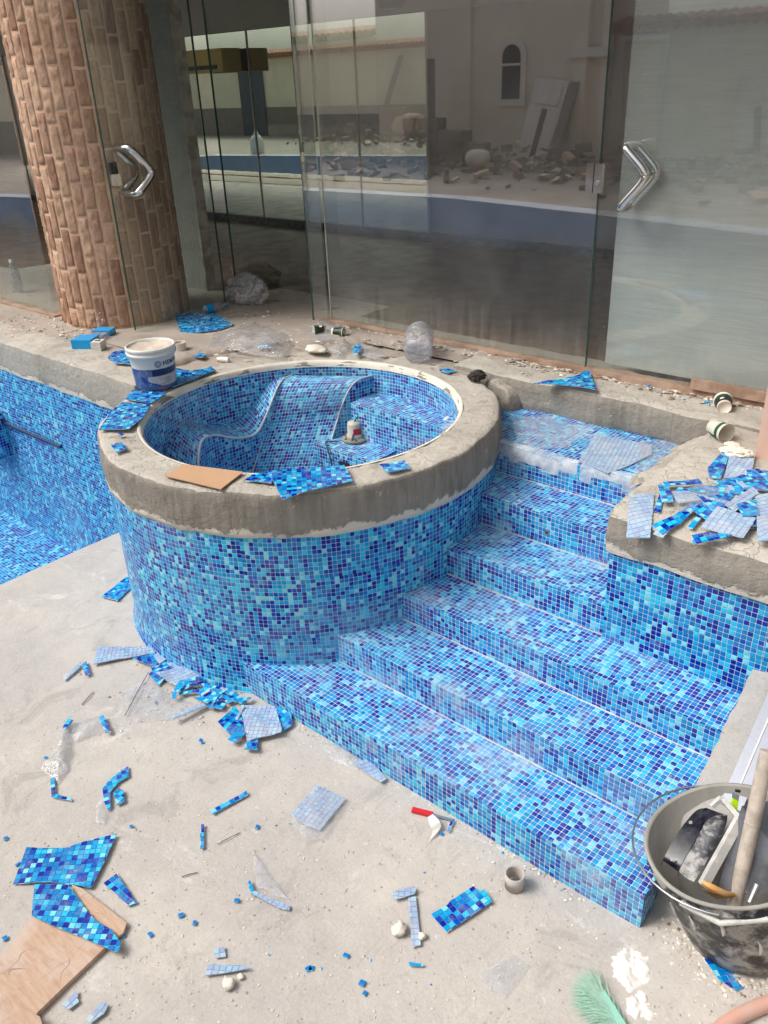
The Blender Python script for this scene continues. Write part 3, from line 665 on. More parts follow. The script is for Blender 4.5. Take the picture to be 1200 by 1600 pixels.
# ================================================================ glass front
GZ = 3.45
sill = MB(); sill = roughbox(-4.18, -1.0, 3.985, 4.06, 1.03, 1.085, .03, .008, .012, 9, 31)
tag(sill.build('door_sill', M['sill'], loc=(-2.6, 4.02, 1.05)), 'broken sandy sill strip under the long glass front', 'sill')
def pane(mb, x0, x1, y, z0, z1, t=.01, m=0): mb.box(x0, x1, y, y + t, z0, z1, m)
gp = thing('glass_panel', (-3.1, 4.0, 1.07), 'large reflective fixed glass pane between the open doorway and the right door', 'glass panel')
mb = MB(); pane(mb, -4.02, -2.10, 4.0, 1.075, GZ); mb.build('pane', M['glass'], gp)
for xx in (-4.023, -2.0995): mb = MB(); mb.box(xx, xx + .0025, 4.0, 4.01, 1.075, GZ); mb.build('glass_edge', M['trim'] if xx < -3 else M['glass_edge'], gp)
g2 = thing('glass_panel', (-4.1, 3.98, 1.07), 'narrow glass pane with a bright edge at the right side of the open doorway', 'glass panel')
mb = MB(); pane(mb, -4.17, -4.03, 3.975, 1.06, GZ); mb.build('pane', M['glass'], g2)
mb = MB(); mb.box(-4.176, -4.1705, 3.975, 3.985, 1.06, GZ); mb.build('glass_edge', M['glass_edge'], g2)
# right door: clear border strip then film covered pane
d2 = thing('glass_door', (-1.5, 3.98, 1.08), 'glass door on the right covered with a pale grey-green film, steel V handle', 'glass door')
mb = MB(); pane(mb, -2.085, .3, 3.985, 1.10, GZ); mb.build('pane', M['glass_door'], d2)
mb = MB(); pane(mb, -2.02, .3, 4.075, 1.10, GZ, .004); mb.build('film', M['frosted'], d2)
mb = MB(); mb.box(-2.089, -2.0855, 3.985, 3.995, 1.10, GZ); mb.build('glass_edge', M['glass_edge'], d2)
mb = MB(); mb.box(-1.50, -1.0, 3.97, 4.0, 1.085, 1.135); mb.build('bottom_rail', M['sill'], d2)
def vhandle(parent, p, q, r, off, rad=.014):
    """V-shaped pull handle: ends p and r fixed at the glass, knee q; off = vector out of glass"""
    p, q, r = map(Vector, (p, q, r))
    for sgn in (1, -1):
        o_ = off * sgn; mb = MB()
        mid_ = p.lerp(r, .5); path = spline([p, p + o_ * .5, p.lerp(q, .06) + o_ * .92, p.lerp(q, .3) + o_, p.lerp(q, .68) + o_, p.lerp(q, .9).lerp(mid_, .06) + o_, q.lerp(mid_, .16) + o_, r.lerp(q, .9).lerp(mid_, .06) + o_, r.lerp(q, .68) + o_, r.lerp(q, .3) + o_, r.lerp(q, .06) + o_ * .92, r + o_ * .5, r], 7)
        mb.tube(path, rad, 14); mb.build('handle', M['chrome'], parent)
vhandle(d2, onN(985, 228, 3.985), onN(1022, 272, 3.985), onN(975, 324, 3.985), Vector((0, -.06, 0)), .0205)
def patch_lock(parent, c, w_, h_, n_):
    mb = MB(); c = Vector(c)
    mb.box(c.x - w_/2, c.x - .004, c.y - .028, c.y - .002, c.z - h_/2, c.z + h_/2); mb.box(c.x + .001, c.x + w_/2, c.y - .028, c.y - .002, c.z - h_/2, c.z + h_/2)
    lk = bevel(mb.build('lock', M['chrome'], parent), .003)
    mb = MB(); mb.tube([c + Vector((w_*.25, -.034, -.02)), c + Vector((w_*.25, -.027, -.02))], .011, 12); mb.build('lock_cylinder', M['steel_dull'], lk)
patch_lock(d2, onN(932, 278, 3.99), .085, .135, 0)
# left corner: side door with its handle
GX = -5.03
d1 = thing('glass_door', (GX, 3.5, 1.06), 'glass door beside the brick column with a steel V handle and small lock', 'glass door')
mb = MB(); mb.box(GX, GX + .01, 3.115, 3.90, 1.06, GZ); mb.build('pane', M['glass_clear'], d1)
for yy in (3.1085, 3.9005): mb = MB(); mb.box(GX - .001, GX + .011, yy, yy + .006, 1.06, GZ); mb.build('glass_edge', M['glass_edge'], d1)
vhandle(d1, onS(190, 231, GX + .005), onS(228, 268, GX + .005), onS(204, 302, GX + .005), Vector((.085, 0, 0)), .025)
pl_ = onS(178, 272, GX + .005); mb = MB()
lk2 = MB(); lk2.box(GX - .012, GX + .022, pl_.y - .022, pl_.y + .022, pl_.z + .002, pl_.z + .07); bevel(lk2.build('lock_case', M['black'], d1), .003); mb.box(GX - .012, GX + .022, pl_.y - .015, pl_.y + .035, pl_.z - .07, pl_.z - .002)
bevel(mb.build('lock', M['chrome'], d1), .003)
gl_ = thing('glass_panel', (-8, 3.03, 1.06), 'wide glass pane left of the brick column', 'glass panel')
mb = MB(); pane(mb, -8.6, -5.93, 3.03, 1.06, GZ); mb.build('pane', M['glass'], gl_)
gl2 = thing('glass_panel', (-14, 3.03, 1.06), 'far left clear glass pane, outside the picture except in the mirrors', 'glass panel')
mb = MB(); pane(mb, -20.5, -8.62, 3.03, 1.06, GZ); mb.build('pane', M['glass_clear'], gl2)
sill2 = roughbox(-19, -5.9, 3.0, 3.10, 1.02, 1.068, .05, .008, .012, 9, 35); tag(sill2.build('window_sill', M['sill'], loc=(-8, 3.05, 1.05)), 'broken sandy sill strip under the left glass pane', 'sill')

# ================================================================ brick column
CC = Vector((-5.54, 3.39, 0)); CRr = .455
bc = thing('brick_column', (CC.x, CC.y, DZ), 'thick round column clad in brown stamped brick standing on the deck', 'column')
mb = MB(); mb.lathe([(CRr - .007, DZ - .01), (CRr - .007, 3.6)], 72, CC); mb.build('core', M['brick_joint'], bc)
mb = MB(); ncol = 36; bh = .235; gap = .012
for i in range(ncol):
    a0 = 2 * PI * i / ncol + .01; off = (i % 2) * bh * .5 + random.uniform(-.03, .03)
    k = -1
    while True:
        z0 = DZ + k * bh + off + random.uniform(-.012, .012) if k < 0 else zn; z1 = z0 + bh * random.uniform(.86, 1.14); zn = z1; k += 1
        if z0 > 3.6: break
        if z1 < DZ + .03: continue
        z0 = max(z0, DZ); 
        if z1 - z0 < .05: continue
        ga = gap / CRr * random.uniform(.35, .6); A0, A1 = a0 + ga, a0 + 2 * PI / ncol - ga; B0, B1 = z0 + gap * .5, z1 - gap * .5
        nu, nv = 8, 14; rows = []; sk = random.uniform(-.008, .008)
        for v in range(nv + 1):
            row = []
            for u in range(nu + 1):
                eu = min(u, nu - u); ev = min(v, nv - v); uu = (0, .06)[u == 1] if u < 2 else (1, .94)[u == nu - 1] if u > nu - 2 else u / nu; vv = (0, .035)[v == 1] if v < 2 else (1, .965)[v == nv - 1] if v > nv - 2 else v / nv; e_ = min(eu, ev)
                a = A0 + (A1 - A0) * uu + sk * (v / nv - .5) * 2; z_ = B0 + (B1 - B0) * vv
                P_ = (math.cos(a) * CRr, math.sin(a) * CRr, z_)
                rr_ = CRr - .009 if e_ == 0 else CRr - .001 + .006 * fbm(P_, 20, 1) + .004 * fbm(P_, 55, 3)
                if e_ == 0: a += .006 * fbm(P_, 14, 6); z_ += .004 * fbm(P_, 14, 8)
                row.append((CC.x + rr_ * math.cos(a), CC.y + rr_ * math.sin(a), z_))
            rows.append(row)
        mb.grid(rows)
mb.build('brick_cladding', M['brick'], bc)
# ribbed pilaster behind the side door
pi0, pi1 = -5.66, -5.20
mb = MB(); n = 16
pa, pb = onN(212, 0, 4.2), onN(265, 0, 4.2); x0, x1 = pa.x + .0, -5.62
for i in range(n):
    xa = x0 + (x1 - x0) * i / n; xb = x0 + (x1 - x0) * (i + 1) / n
    mb.box(xa, xb - .006, 4.2, 4.27, 1.0, 3.5); mb.box(xb - .006, xb, 4.212, 4.27, 1.0, 3.5)
rp = thing('ribbed_pilaster', (x0, 4.2, 1.05), 'grey ribbed pilaster behind the side door, right of the brick column', 'pilaster')
mb.build('ribbed_face', M['pilaster'], rp)
mb = MB(); rows = []
for k in range(60):
    z_ = 1.0 + 2.5 * k / 59; j = .02 * fbm((0, 0, z_), 7); rows.append([(x1 + j, 4.19, z_), (x1 + .025 + .02 * fbm((0, 2, z_), 9), 4.185 + .01 * nz((0, 0, z_ * 9)), z_), (x1 + .035, 4.27, z_)])
mb.grid(rows, flip=True); mb.build('broken_plaster_edge', M['plaster_edge'], rp)
# inner glass partition right of the pilaster
gq = thing('glass_panel', (-5.3, 4.6, 1.06), 'greenish glass partition inside the open doorway, beside the pilaster', 'glass panel')
mb = MB(); mb.box(-5.27, -5.26, 4.22, 5.4, 1.05, GZ); mb.build('pane', M['glass_clear'], gq)
mb = MB(); mb.box(-5.272, -5.258, 4.212, 4.2195, 1.05, GZ); mb.build('glass_edge', M['glass_edge'], gq)

# ================================================================ indoor room
room = thing('indoor_room', (-6, 5.5, 1.04), 'dark room with mirrors behind the glass front', 'room')
mb = MB(); mb.box(-21, 1.5, 4.07, 7, .9, 1.043); mb.box(-21, -5.05, 3.1, 4.069, .9, 1.043); mb.build('wooden_floor', M['wood_dark'], room)
mb = MB(); mb.box(-21, 1.5, 3.1, 7.2, 3.45, 3.6); mb.build('ceiling', M['ceiling'], room)
mb = MB(); mb.box(-21, 1.5, 7.0, 7.15, 1.0, 3.5); mb.box(-21.2, -21.0, 3.0, 7.15, 1, 3.5); mb.box(.6, .75, 4.05, 7.0, 1, 3.5); mb.build('wall', M['int_wall'], room)
mb = MB(); mb.box(-21, .6, 6.93, 6.999, 1.044, 1.12); mb.build('skirting', M['black'], room)
mb = MB(); mb.box(-21, .6, 6.93, 6.999, 3.06, 3.449); mb.build('ceiling_beam', M['ceiling'], room)
xs = [-20.9, -19.7, -18.5, -17.3, -16.1, -14.8, -13.5, -12.2, -11.0, -9.9, -8.95, -8.0, -7.25, -6.4, -5.5]
for a, b in zip(xs, xs[1:]):
    mb = MB(); mb.box(a + .006, b - .006, 6.95, 6.96, 1.125, 3.055); mb.build('mirror_panel', M['mirror'], room)
    mb = MB(); mb.box(b - .008, b + .008, 6.94, 6.97, 1.125, 3.055); mb.build('mirror_trim', M['trim'], room)
mb = MB(); pa = onN(285, 80, 6.6); pb = onN(380, 110, 6.6); ac = thing('air_conditioner', (pa.x, 6.6, pb.z), 'yellowed air conditioner hung high on the mirrored wall', 'air conditioner')
mb.box(pa.x - .1, pb.x - .35, 6.62, 6.88, pb.z, pa.z); bevel(mb.build('body', M['olive'], ac), .04, 3); mb = MB(); mb.box(pa.x, pb.x - .45, 6.605, 6.619, pb.z + .03, pb.z + .07); mb.build('air_outlet', M['dark'], ac)
mb = MB(); mb.tube([(-6.6, 5.6, 3.44), (-6.6, 5.6, 3.40)], .09, 20); tag(mb.build('ceiling_lamp', M['black'], loc=(-6.6, 5.6, 3.42)), 'small dark round lamp on the indoor ceiling', 'lamp')

p = onN(612, 14, 4.9); mb = MB(); mb.lathe([(.001, 0), (.07, 0), (.10, .05), (.12, .10), (.12, .16), (.001, .16)], 8, p, sm=False); mb.tube([p + Vector((0, 0, .15)), Vector((p.x, p.y, 3.45))], .015, 8)
tag(mb.build('hanging_lamp', M['black'], loc=p), 'black hanging lamp housing at the top edge of the glass, seen through the glass', 'lamp')
# ================================================================ building roof edge over the glass front
fac = thing('building_front', (-4, 4.1, 3.45), 'upper storey of the building over the glass front', 'building')
mb = MB(); mb.box(-21, 3, 4.05, 7.3, 3.61, 7); mb.box(-21, -5.1, 3.1, 4.05, 3.61, 7); mb.build('wall', M['mauve'], fac)

# ================================================================ yard behind the viewpoint (seen only in the reflections)
edge = [(-18, -.2), (-15, -.8), (-11, -1.65), (-7.3, -1.75), (-4.85, -1.25), (-1.6, -.42), (0, -.12), (3, .35)]
mb = MB(); pl = edge + [(3, -7), (-34, -7), (-34, 2.6), (-18, 2.6)]
mb.face([(x, y, 1.03) for x, y in [(-34, -7), (3, -7), (3, .35), (0, -.12), (-1.6, -.42), (-4.85, -1.25), (-7.3, -1.75), (-11, -1.65), (-15, -.8), (-18, -.2), (-18, 2.6), (-34, 2.6)]])
tag(mb.build('yard', M['yard']), kind='structure')
fw = thing('far_pool_wall', (-5, -1.2, 0), 'blue mosaic pool wall on the far side, seen only as a reflection', 'pool wall')
mb = MB(); mc = MB(); u = 0
E2 = [(-18, 2.6)] + edge + [(3, 3.6)]
for (a, b), (c, d) in zip(E2, E2[1:]):
    l_ = math.hypot(c-a, d-b)
    mb.face([(a, b, -.6), (a, b, .45), (c, d, .45), (c, d, -.6)], uv=[(u, -.6), (u, .45), (u + l_, .45), (u + l_, -.6)])
    nx, ny = (d - b) / l_ * -.02, (c - a) / l_ * .02
    mc.face([(a + nx, b + ny, .44), (a + nx, b + ny, 1.05), (c + nx, d + ny, 1.05), (c + nx, d + ny, .44)])
    mc.face([(a + nx, b + ny, 1.05), (a - nx * 15, b - ny * 15, 1.05), (c - nx * 15, d - ny * 15, 1.05), (c + nx, d + ny, 1.05)]); mc.face([(a + nx, b + ny, .84), (c + nx, d + ny, .84), (c, d, .84), (a, b, .84)])
    u += l_
mb.build('tiled_face', M['tile_far'], fw); mc.build('coping', M['render_grey'], fw)
yb = thing('yard_building', (-10, -7, 1.03), 'cream house with an arched window across the pool, seen reflected in the glass', 'building')
mb = MB(); mb.box(-13.2, -7.75, -9, -7, 1.0, 7.5); mb.box(-8.45, -8.2, -7.0, -6.85, 1.0, 7.5); mb.box(-7.95, -7.75, -7.0, -6.9, 1, 7.5); mb.box(-10.95, -10.75, -7, -6.93, 1, 7.5); mb.build('wall', M['stucco'], yb)
mb = MB(); mb.box(-8.6, -7.7, -6.9, -6.8, 2.75, 2.9); mb.build('cornice', M['trim'], yb)
def arch(mb, cx, w_, z0, z1, y, t, m=0, n=16):
    r = w_ / 2; pts = [(cx - r, z0), (cx + r, z0)] + [(cx + r * math.cos(PI * k / n), z1 - r + r * math.sin(PI * k / n)) for k in range(n + 1)]
    mb.face([(x, y, z) for x, z in reversed(pts)], m=m)
    for i in range(len(pts)):
        a, b = pts[i], pts[(i + 1) % len(pts)]; mb.face([(a[0], y, a[1]), (b[0], y, b[1]), (b[0], y - t, b[1]), (a[0], y - t, a[1])], m=m)
mb = MB(); arch(mb, -9.80, .62, 2.0, 3.15, -6.93, .1); wf = mb.build('window_frame', M['trim'], yb)
mb = MB(); arch(mb, -9.80, .40, 2.12, 3.03, -6.92, .02); mb.build('window_pane', M['dark'], wf)
mb = MB(); mb.box(-10.02, -9.58, -6.93, -6.905, 2.68, 2.72); mb.build('window_bar', M['trim'], wf)
yw = thing('yard_wall', (-4, -7, 1.03), 'pale boundary wall with clay roof tiles, seen reflected on the right', 'wall')
mb = MB(); mb.box(-7.74, 6, -7.2, -7, 1.0, 3.1); mb.build('wall', M['stucco_l'], yw)
def cap(mb, x0, x1, y, z):
    x = x0
    while x < x1: mb.tube([(x, y - .35, z + .12), (x, y + .18, z)], .085, 8); x += .18
mb = MB(); cap(mb, -7.7, 6, -7.05, 3.15); mb.build('roof_tiles', M['clay'], yw)
yw2 = thing('yard_wall', (-24, -7, 1.03), 'cream boundary wall with clay roof tiles, seen only in the mirrors', 'wall')
mb = MB(); mb.box(-36, -13.21, -7.2, -7, 1.0, 3.35); mb.build('wall', M['stucco_l'], yw2)
mb = MB(); cap(mb, -34, -13.3, -7.0, 3.4); mb.build('roof_tiles', M['clay'], yw2)
mb = MB(); mb.box(-36, -13.21, -7.0, -6.985, 1.0, 1.9); mb.build('plinth', M['block'], yw2)
mb = MB(); mb.box(-34.2, -34, -7, 8, 1, 4.5); mb.box(3.2, 3.4, -7, 4.0, 1, 3.2); tag(mb.build('side_wall', M['stucco_l'], loc=(3, -2, 1)), 'plain pale side wall of the yard, out of view', 'wall')
mb = MB(); mb.box(-24.6, -23.4, -6.98, -6.93, 1.03, 3.02); tag(mb.build('blue_door', M['blue_door'], loc=(-24, -6.95, 1.03)), 'dark blue door leaning on the far cream wall, seen in the mirror', 'door')
mb = MB(); mb.box(-7.15, -6.75, -6.995, -6.9, 1.03, 2.95); yd = thing('door_frame', (-7, -6.95, 1.03), 'white door frame on the pale yard wall, reflected in the right door', 'door frame')
mb = MB(); mb.box(-7.6, -7.5, -6.99, -6.9, 1.03, 2.95); mb.box(-6.85, -6.75, -6.99, -6.9, 1.03, 2.95); mb.box(-7.6, -6.75, -6.99, -6.88, 2.951, 3.03); mb.build('frame', M['trim'], yd)
# leaning white doors
for i, (x, lab) in enumerate([(-9.05, 'old white panelled door leaning on the house wall, reflected in the glass'), (-4.9, 'old white door lying against the pale wall, reflected in the right door')]):
    d = thing('old_door', (x, -6.5, 1.04), lab, 'door', rot=(math.radians(14), math.radians(8 if i == 0 else -12), 0))
    def part(name, mat, bx):
        mb = MB(); mb.box(*bx); ob_ = mb.build(name, mat, None); ob_.location = (0, 0, 0); ob_.parent = d; return bevel(ob_, .01)
    part('leaf', M['white_door'], (-.34, .34, -.04, .0, 0, 1.45)); part('panel', M['dark'], (-.05, .06, .001, .01, .1, .95)); part('panel', M['white_door'], (-.25, .25, .001, .02, 1.02, 1.36))
# block stacks
for (bx, by, cols, rows_) in [(-11.6, -6.2, 3, 4), (-10.4, -6.0, 2, 3), (-17.2, -6.0, 3, 4)]:
    for i in range(cols):
        for j in range(rows_ - (1 if i == cols - 1 else 0)):
            mb = MB(); cx = bx + i * .42 + random.uniform(-.015, .015); cz = 1.035 + j * .205
            mb.box(cx, cx + .40, by, by + .3 + random.uniform(-.02, .02), cz, cz + .20)
            tag(bevel(mb.build('concrete_block', M['block'], loc=(cx, by, cz)), .008), 'grey concrete block stacked in the yard, seen in reflection', 'block', 'blocks stacked in the yard')
for (x, y, s_, lab, mt) in [(-16.4, -6, .55, 'tan sack of sand standing by the far cream wall', 'pink'), (-9.6, -5.6, .25, 'small pale sack lying before the blocks in the yard', 'stone')]:
    mb = MB(); rows = []
    for k in range(9):
        ph = PI * k / 8 - PI / 2; rows.append([(x + s_ * math.cos(ph) ** .6 * math.cos(q) * (1 + .12 * nz((q, k, 0))) if math.cos(ph) > 0 else x, y + (s_ * .8 * math.cos(ph) ** .6 * math.sin(q) if math.cos(ph) > 0 else 0), 1.04 + s_ * .62 * (1 + math.sin(ph))) for q in [2 * PI * t_ / 16 for t_ in range(16)]])
    mb.grid(rows, closeu=True); tag(mb.build('sand_sack', M[mt], loc=(x, y, 1.04)), lab, 'sack')
for i, (x, y, ry, ln, lab) in enumerate([(-10.9, -5.9, -12, 1.9, 'grey plank leaning in the yard beside the stacked blocks, reflected'), (-17.9, -6.3, 16, 2.2, 'long grey board leaning on the cream wall, seen in the mirror'), (-8.6, -6.4, 9, 1.5, 'short plank leaning beside the old door, reflected')]):
    mb = MB(); dx = math.sin(math.radians(ry)) * ln; mb.obox((x + dx / 2, y - .25, 1.04 + ln * .48), (.09, 0, 0), (0, .015, 0), (dx / 2, -.25, ln * .48)); tag(bevel(mb.build('leaning_plank', M['block'], loc=(x, y, 1.04)), .004), lab, 'plank')
def mir(u, v, z, N=6.95):
    q = ray(u, v); t = (z - CAM.z) / q.z; return Vector((CAM.x + q.x * t, 2 * N - (CAM.y + q.y * t), z))
jp = mir(403, 240, 1.06); mb = MB(); mb.lathe([(.001, 0), (.16, 0), (.17, .05), (.17, .30), (.10, .40), (.05, .44), (.05, .50), (.001, .50)], 20, jp); tag(mb.build('plastic_jug', M['white'], loc=jp), 'big white plastic jug on the far pool edge, seen in the mirror', 'jug')
mb = MB(); rnd = random.Random(3)
for i in range(900):
    x = rnd.choice([rnd.uniform(-12, -7), rnd.uniform(-7, -3), rnd.uniform(-20, -12)]); y = -6.7 + abs(rnd.gauss(0, 1.5)); s_ = rnd.uniform(.02, .15) * rnd.uniform(.4, 1); a = rnd.uniform(0, 3)
    ax = Vector((math.cos(a), math.sin(a), rnd.uniform(-.4, .4))).normalized(); ay = ax.cross(Vector((0, 0, 1))).normalized(); az = ax.cross(ay)
    mb.obox((x, y, 1.04 + s_ * .5 + max(0, .35 - abs(y + 6.1) * .4) * rnd.random()), ax * s_, ay * s_ * rnd.uniform(.3, .8), az * s_ * rnd.uniform(.15, .6), m=rnd.choice([0, 1, 1, 1, 2]))
tag(mb.build('yard_rubble', [M['rubble'], M['block'], M['board']]), 'heap of broken rubble in the yard, seen only in reflection', 'rubble', kind='stuff')

# ================================================================ LOOSE THINGS
def clip_cell(poly, x0, x1, y0, y1):
    for ax, lim, sg in ((0, x0, 1), (0, x1, -1), (1, y0, 1), (1, y1, -1)):
        out = []
        for i in range(len(poly)):
            a, b = poly[i], poly[(i + 1) % len(poly)]; da, db = (a[ax] - lim) * sg, (b[ax] - lim) * sg
            if da >= 0: out.append(a)
            if (da >= 0) != (db >= 0):
                t = da / (da - db); out.append((a[0] + (b[0]-a[0])*t, a[1] + (b[1]-a[1])*t))
        poly = out
        if len(poly) < 3: return []
    return poly
def parea(p): return abs(sum(p[i][0]*p[(i+1) % len(p)][1] - p[(i+1) % len(p)][0]*p[i][1] for i in range(len(p)))) / 2
def sheet(px, z, label, film=False, curl=.004, th=.004, tilt=(0, 0), edge=(0, 1), lift=0, base=None, group=None, name=None, raw=None):
    """a loose piece of mosaic sheet: cut glass tiles on a thin backing"""
    W = raw if raw else [at(u, v, z) for u, v in px]
    c = sum(W, Vector()) / len(W); e = (W[edge[1]] - W[edge[0]]).to_2d().normalized(); f = Vector((-e.y, e.x)); o0 = W[edge[0]].to_2d()
    loc = [((p.to_2d() - o0).dot(e), (p.to_2d() - o0).dot(f)) for p in W]
    x0, x1 = min(p[0] for p in loc), max(p[0] for p in loc); y0, y1 = min(p[1] for p in loc), max(p[1] for p in loc)
    sd_ = (c.x * 37 + c.y * 91) % 50; mb = MB()
    def zf(x, y):
        d = Vector((x - c.x, y - c.y)); return lift + (base(x, y) if base else 0) + tilt[0] * d.dot(e) + tilt[1] * d.dot(f) + curl * (fbm((x * 6, y * 6, sd_), 1) + .6)
    tow = lambda p: (o0.x + e.x * p[0] + f.x * p[1], o0.y + e.y * p[0] + f.y * p[1])
    G = .0009; cells = []
    for i in range(math.floor(x0 / PITCH), math.ceil(x1 / PITCH)):
        for j in range(math.floor(y0 / PITCH), math.ceil(y1 / PITCH)):
            cb = clip_cell(loc, i*PITCH, (i+1)*PITCH, j*PITCH, (j+1)*PITCH)
            if len(cb) > 2 and parea(cb) > 2e-5: cells.append((i, j, parea(cb) / PITCH ** 2, cb))
    full = [c for c in cells if c[2] > .45]; whole = False
    for i, j, fr_, cb in cells:
        if whole and fr_ <= .45: continue
        jx, jy, ja = (random.uniform(-.0006, .0006) for _ in range(3))
        if whole: cp = [(i*PITCH + G + jx, j*PITCH + G + jy), ((i+1)*PITCH - G + jx, j*PITCH + G + jy + ja), ((i+1)*PITCH - G + jx - ja, (j+1)*PITCH - G + jy), (i*PITCH + G + jx, (j+1)*PITCH - G + jy)]
        else: cp = clip_cell(loc, i*PITCH + G, (i+1)*PITCH - G, j*PITCH + G, (j+1)*PITCH - G)
        if len(cp) > 2 and parea(cp) > 3e-5: mb.prism([tow(p) for p in cp], z + .0012, z + th + random.uniform(-.0003, .0003), zf=zf)
        if whole: cb = [(i*PITCH, j*PITCH), ((i+1)*PITCH, j*PITCH), ((i+1)*PITCH, (j+1)*PITCH), (i*PITCH, (j+1)*PITCH)]
        if parea(cb) > 3e-5: mb.prism([tow(p) for p in cb], z + .0002, z + .0016, m=1, zf=zf)
    o = mb.build(name or ('film_scrap' if film else 'mosaic_scrap'), [M['film' if film else 'loose'], M['mesh_back']], loc=(c.x, c.y, z))
    return tag(o, label, 'mosaic film' if film else 'mosaic sheet', group)
FZ = .006
# ---- on the pool floor
sheet([(20,1382),(42,1326),(104,1326),(138,1316),(183,1305),(166,1345),(143,1390),(80,1380)], FZ, 'big blue mosaic sheet with a pointed corner at the lower left of the floor', curl=.006)
sheet([(55,1384),(108,1385),(130,1415),(150,1440),(175,1455),(190,1476),(184,1491),(160,1480),(120,1462),(80,1447),(50,1432)], FZ + .022, 'curved blue mosaic sheet lying over the wooden board', curl=.006)
sheet([(162,1382),(182,1366),(196,1385),(214,1412),(200,1417),(180,1396)], FZ, 'small tapered blue mosaic piece right of the big sheet')
sheet([(673,1430),(700,1415),(703,1410),(740,1387),(750,1395),(757,1390),(769,1411),(698,1458)], FZ + .001, 'bright blue rectangular mosaic piece between the grey pipe ring and the white stone', edge=(0, 7))
sheet([(613,1402),(614,1395),(645,1386),(651,1391),(648,1399),(618,1408)], FZ + .004, 'short narrow film strip lying across the top of a longer upright strip', film=True)
sheet([(638,1405),(650,1402),(658,1478),(644,1482)], FZ, 'long upright blue tile strip beside the white stone', film=True, edge=(1, 2))
sheet([(328,1268),(385,1237),(388,1243),(333,1274)], FZ, 'slanting single-row strip of blue tiles in the middle of the floor', edge=(0, 1))
sheet([(314,1290),(319,1289),(319,1327),(313,1328)], FZ, 'short upright single-row strip of blue tiles below the slanting strip')
sheet([(455,1275),(495,1228),(541,1250),(500,1299),(478,1292)], FZ, 'square pale film sheet lying alone on the floor left of the red scraper', film=True, curl=.01)
sheet([(163,1255),(160,1235),(170,1222),(190,1205),(201,1198),(202,1215),(185,1225),(173,1240),(174,1262),(170,1268)], FZ, 'crescent-shaped piece of blue mosaic left of the middle of the floor')
sheet([(178,1240),(185,1234),(194,1238),(195,1255),(183,1260),(180,1250)], FZ, 'tiny hooked piece of blue mosaic in the crook of the crescent piece')
sheet([(79,1218),(86,1215),(87,1243),(81,1246)], FZ + .003, 'short blue strip sticking out from under the clear plastic bag', edge=(1, 2))
sheet([(82,1247),(86,1242),(113,1249),(112,1253)], FZ, 'thin light blue strip below the clear plastic bag')
sheet([(98,1062),(122,1040),(127,1036),(126,1044),(103,1064)], FZ, 'thin slanting strip left of the film under the tub', film=True)
sheet([(128,1040),(135,1034),(142,1054),(134,1058)], FZ + .003, 'small blue end piece beside the thin slanting strip')
sheet([(146,1041),(153,1012),(238,1014),(243,1022),(195,1031)], FZ, 'long pale wedge of film at the foot of the round tub', film=True, curl=.012)
sheet([(158,934),(196,903),(205,901),(205,920),(184,940)], FZ, 'blue mosaic piece against the left foot of the round tub', edge=(0, 1))
pile = [([(208,1033),(240,1024),(262,1032),(240,1045)],0,'blue wedge under the film at the top of the scrap heap by the tub'),
 ([(232,1056),(258,1038),(274,1046),(248,1072)],0,'blue piece at the upper left of the scrap heap by the tub'),
 ([(245,1060),(300,1040),(330,1058),(280,1078)],1,'crushed grey film piece in the middle of the scrap heap by the tub'),
 ([(272,1082),(283,1066),(291,1075),(277,1090)],0,'small dark blue corner below the middle of the scrap heap'),
 ([(305,1062),(316,1060),(328,1075),(322,1080)],0,'narrow blue sliver near the top right of the scrap heap'),
 ([(305,1082),(330,1078),(345,1090),(330,1110),(318,1096)],0,'bright blue chevron piece at the right of the scrap heap'),
 ([(322,1105),(332,1088),(346,1094),(334,1112)],0,'dark blue square piece at the right end of the scrap heap'),
 ([(268,1126),(318,1100),(322,1105),(272,1130)],1,'long pale strip along the lower edge of the scrap heap'),
 ([(348,1088),(362,1078),(370,1098),(354,1104)],0,'small blue piece next to the foot of the first step'),
 ([(341,1133),(368,1106),(378,1120),(384,1148),(360,1152)],0,'blue triangular mosaic piece left of the striped film square'),
 ([(356,1160),(378,1142),(386,1150),(366,1166)],0,'blue corner below the triangular piece near the first step'),
 ([(376,1104),(430,1106),(442,1148),(386,1160)],1,'large striped film square beside the left end of the first step'),
 ([(384,1163),(404,1158),(403,1177),(383,1176)],0,'blue square poking out below the striped film square'),
 ([(432,1110),(455,1118),(458,1135),(440,1146)],0,'curled blue edge piece right of the striped film square'),
 ([(262,1040),(285,1034),(300,1046),(276,1056)],1,'pale film shred leaning on the foot of the tub wall')]
for i, (p, fl, lab) in enumerate(pile):
    sheet(p, FZ + .003 * (i % 4), lab, film=bool(fl), curl=.012, tilt=(random.uniform(-.12, .12), random.uniform(-.12, .12)), lift=.004, group='mosaic scraps heaped at the foot of the tub')
labs = ['thin blue tile sliver in the crowded scrap heap at the tub foot', 'little blue tile piece in the crowded scrap heap at the tub foot', 'thin pale film shred in the crowded scrap heap at the tub foot']
rq = random.Random(33)
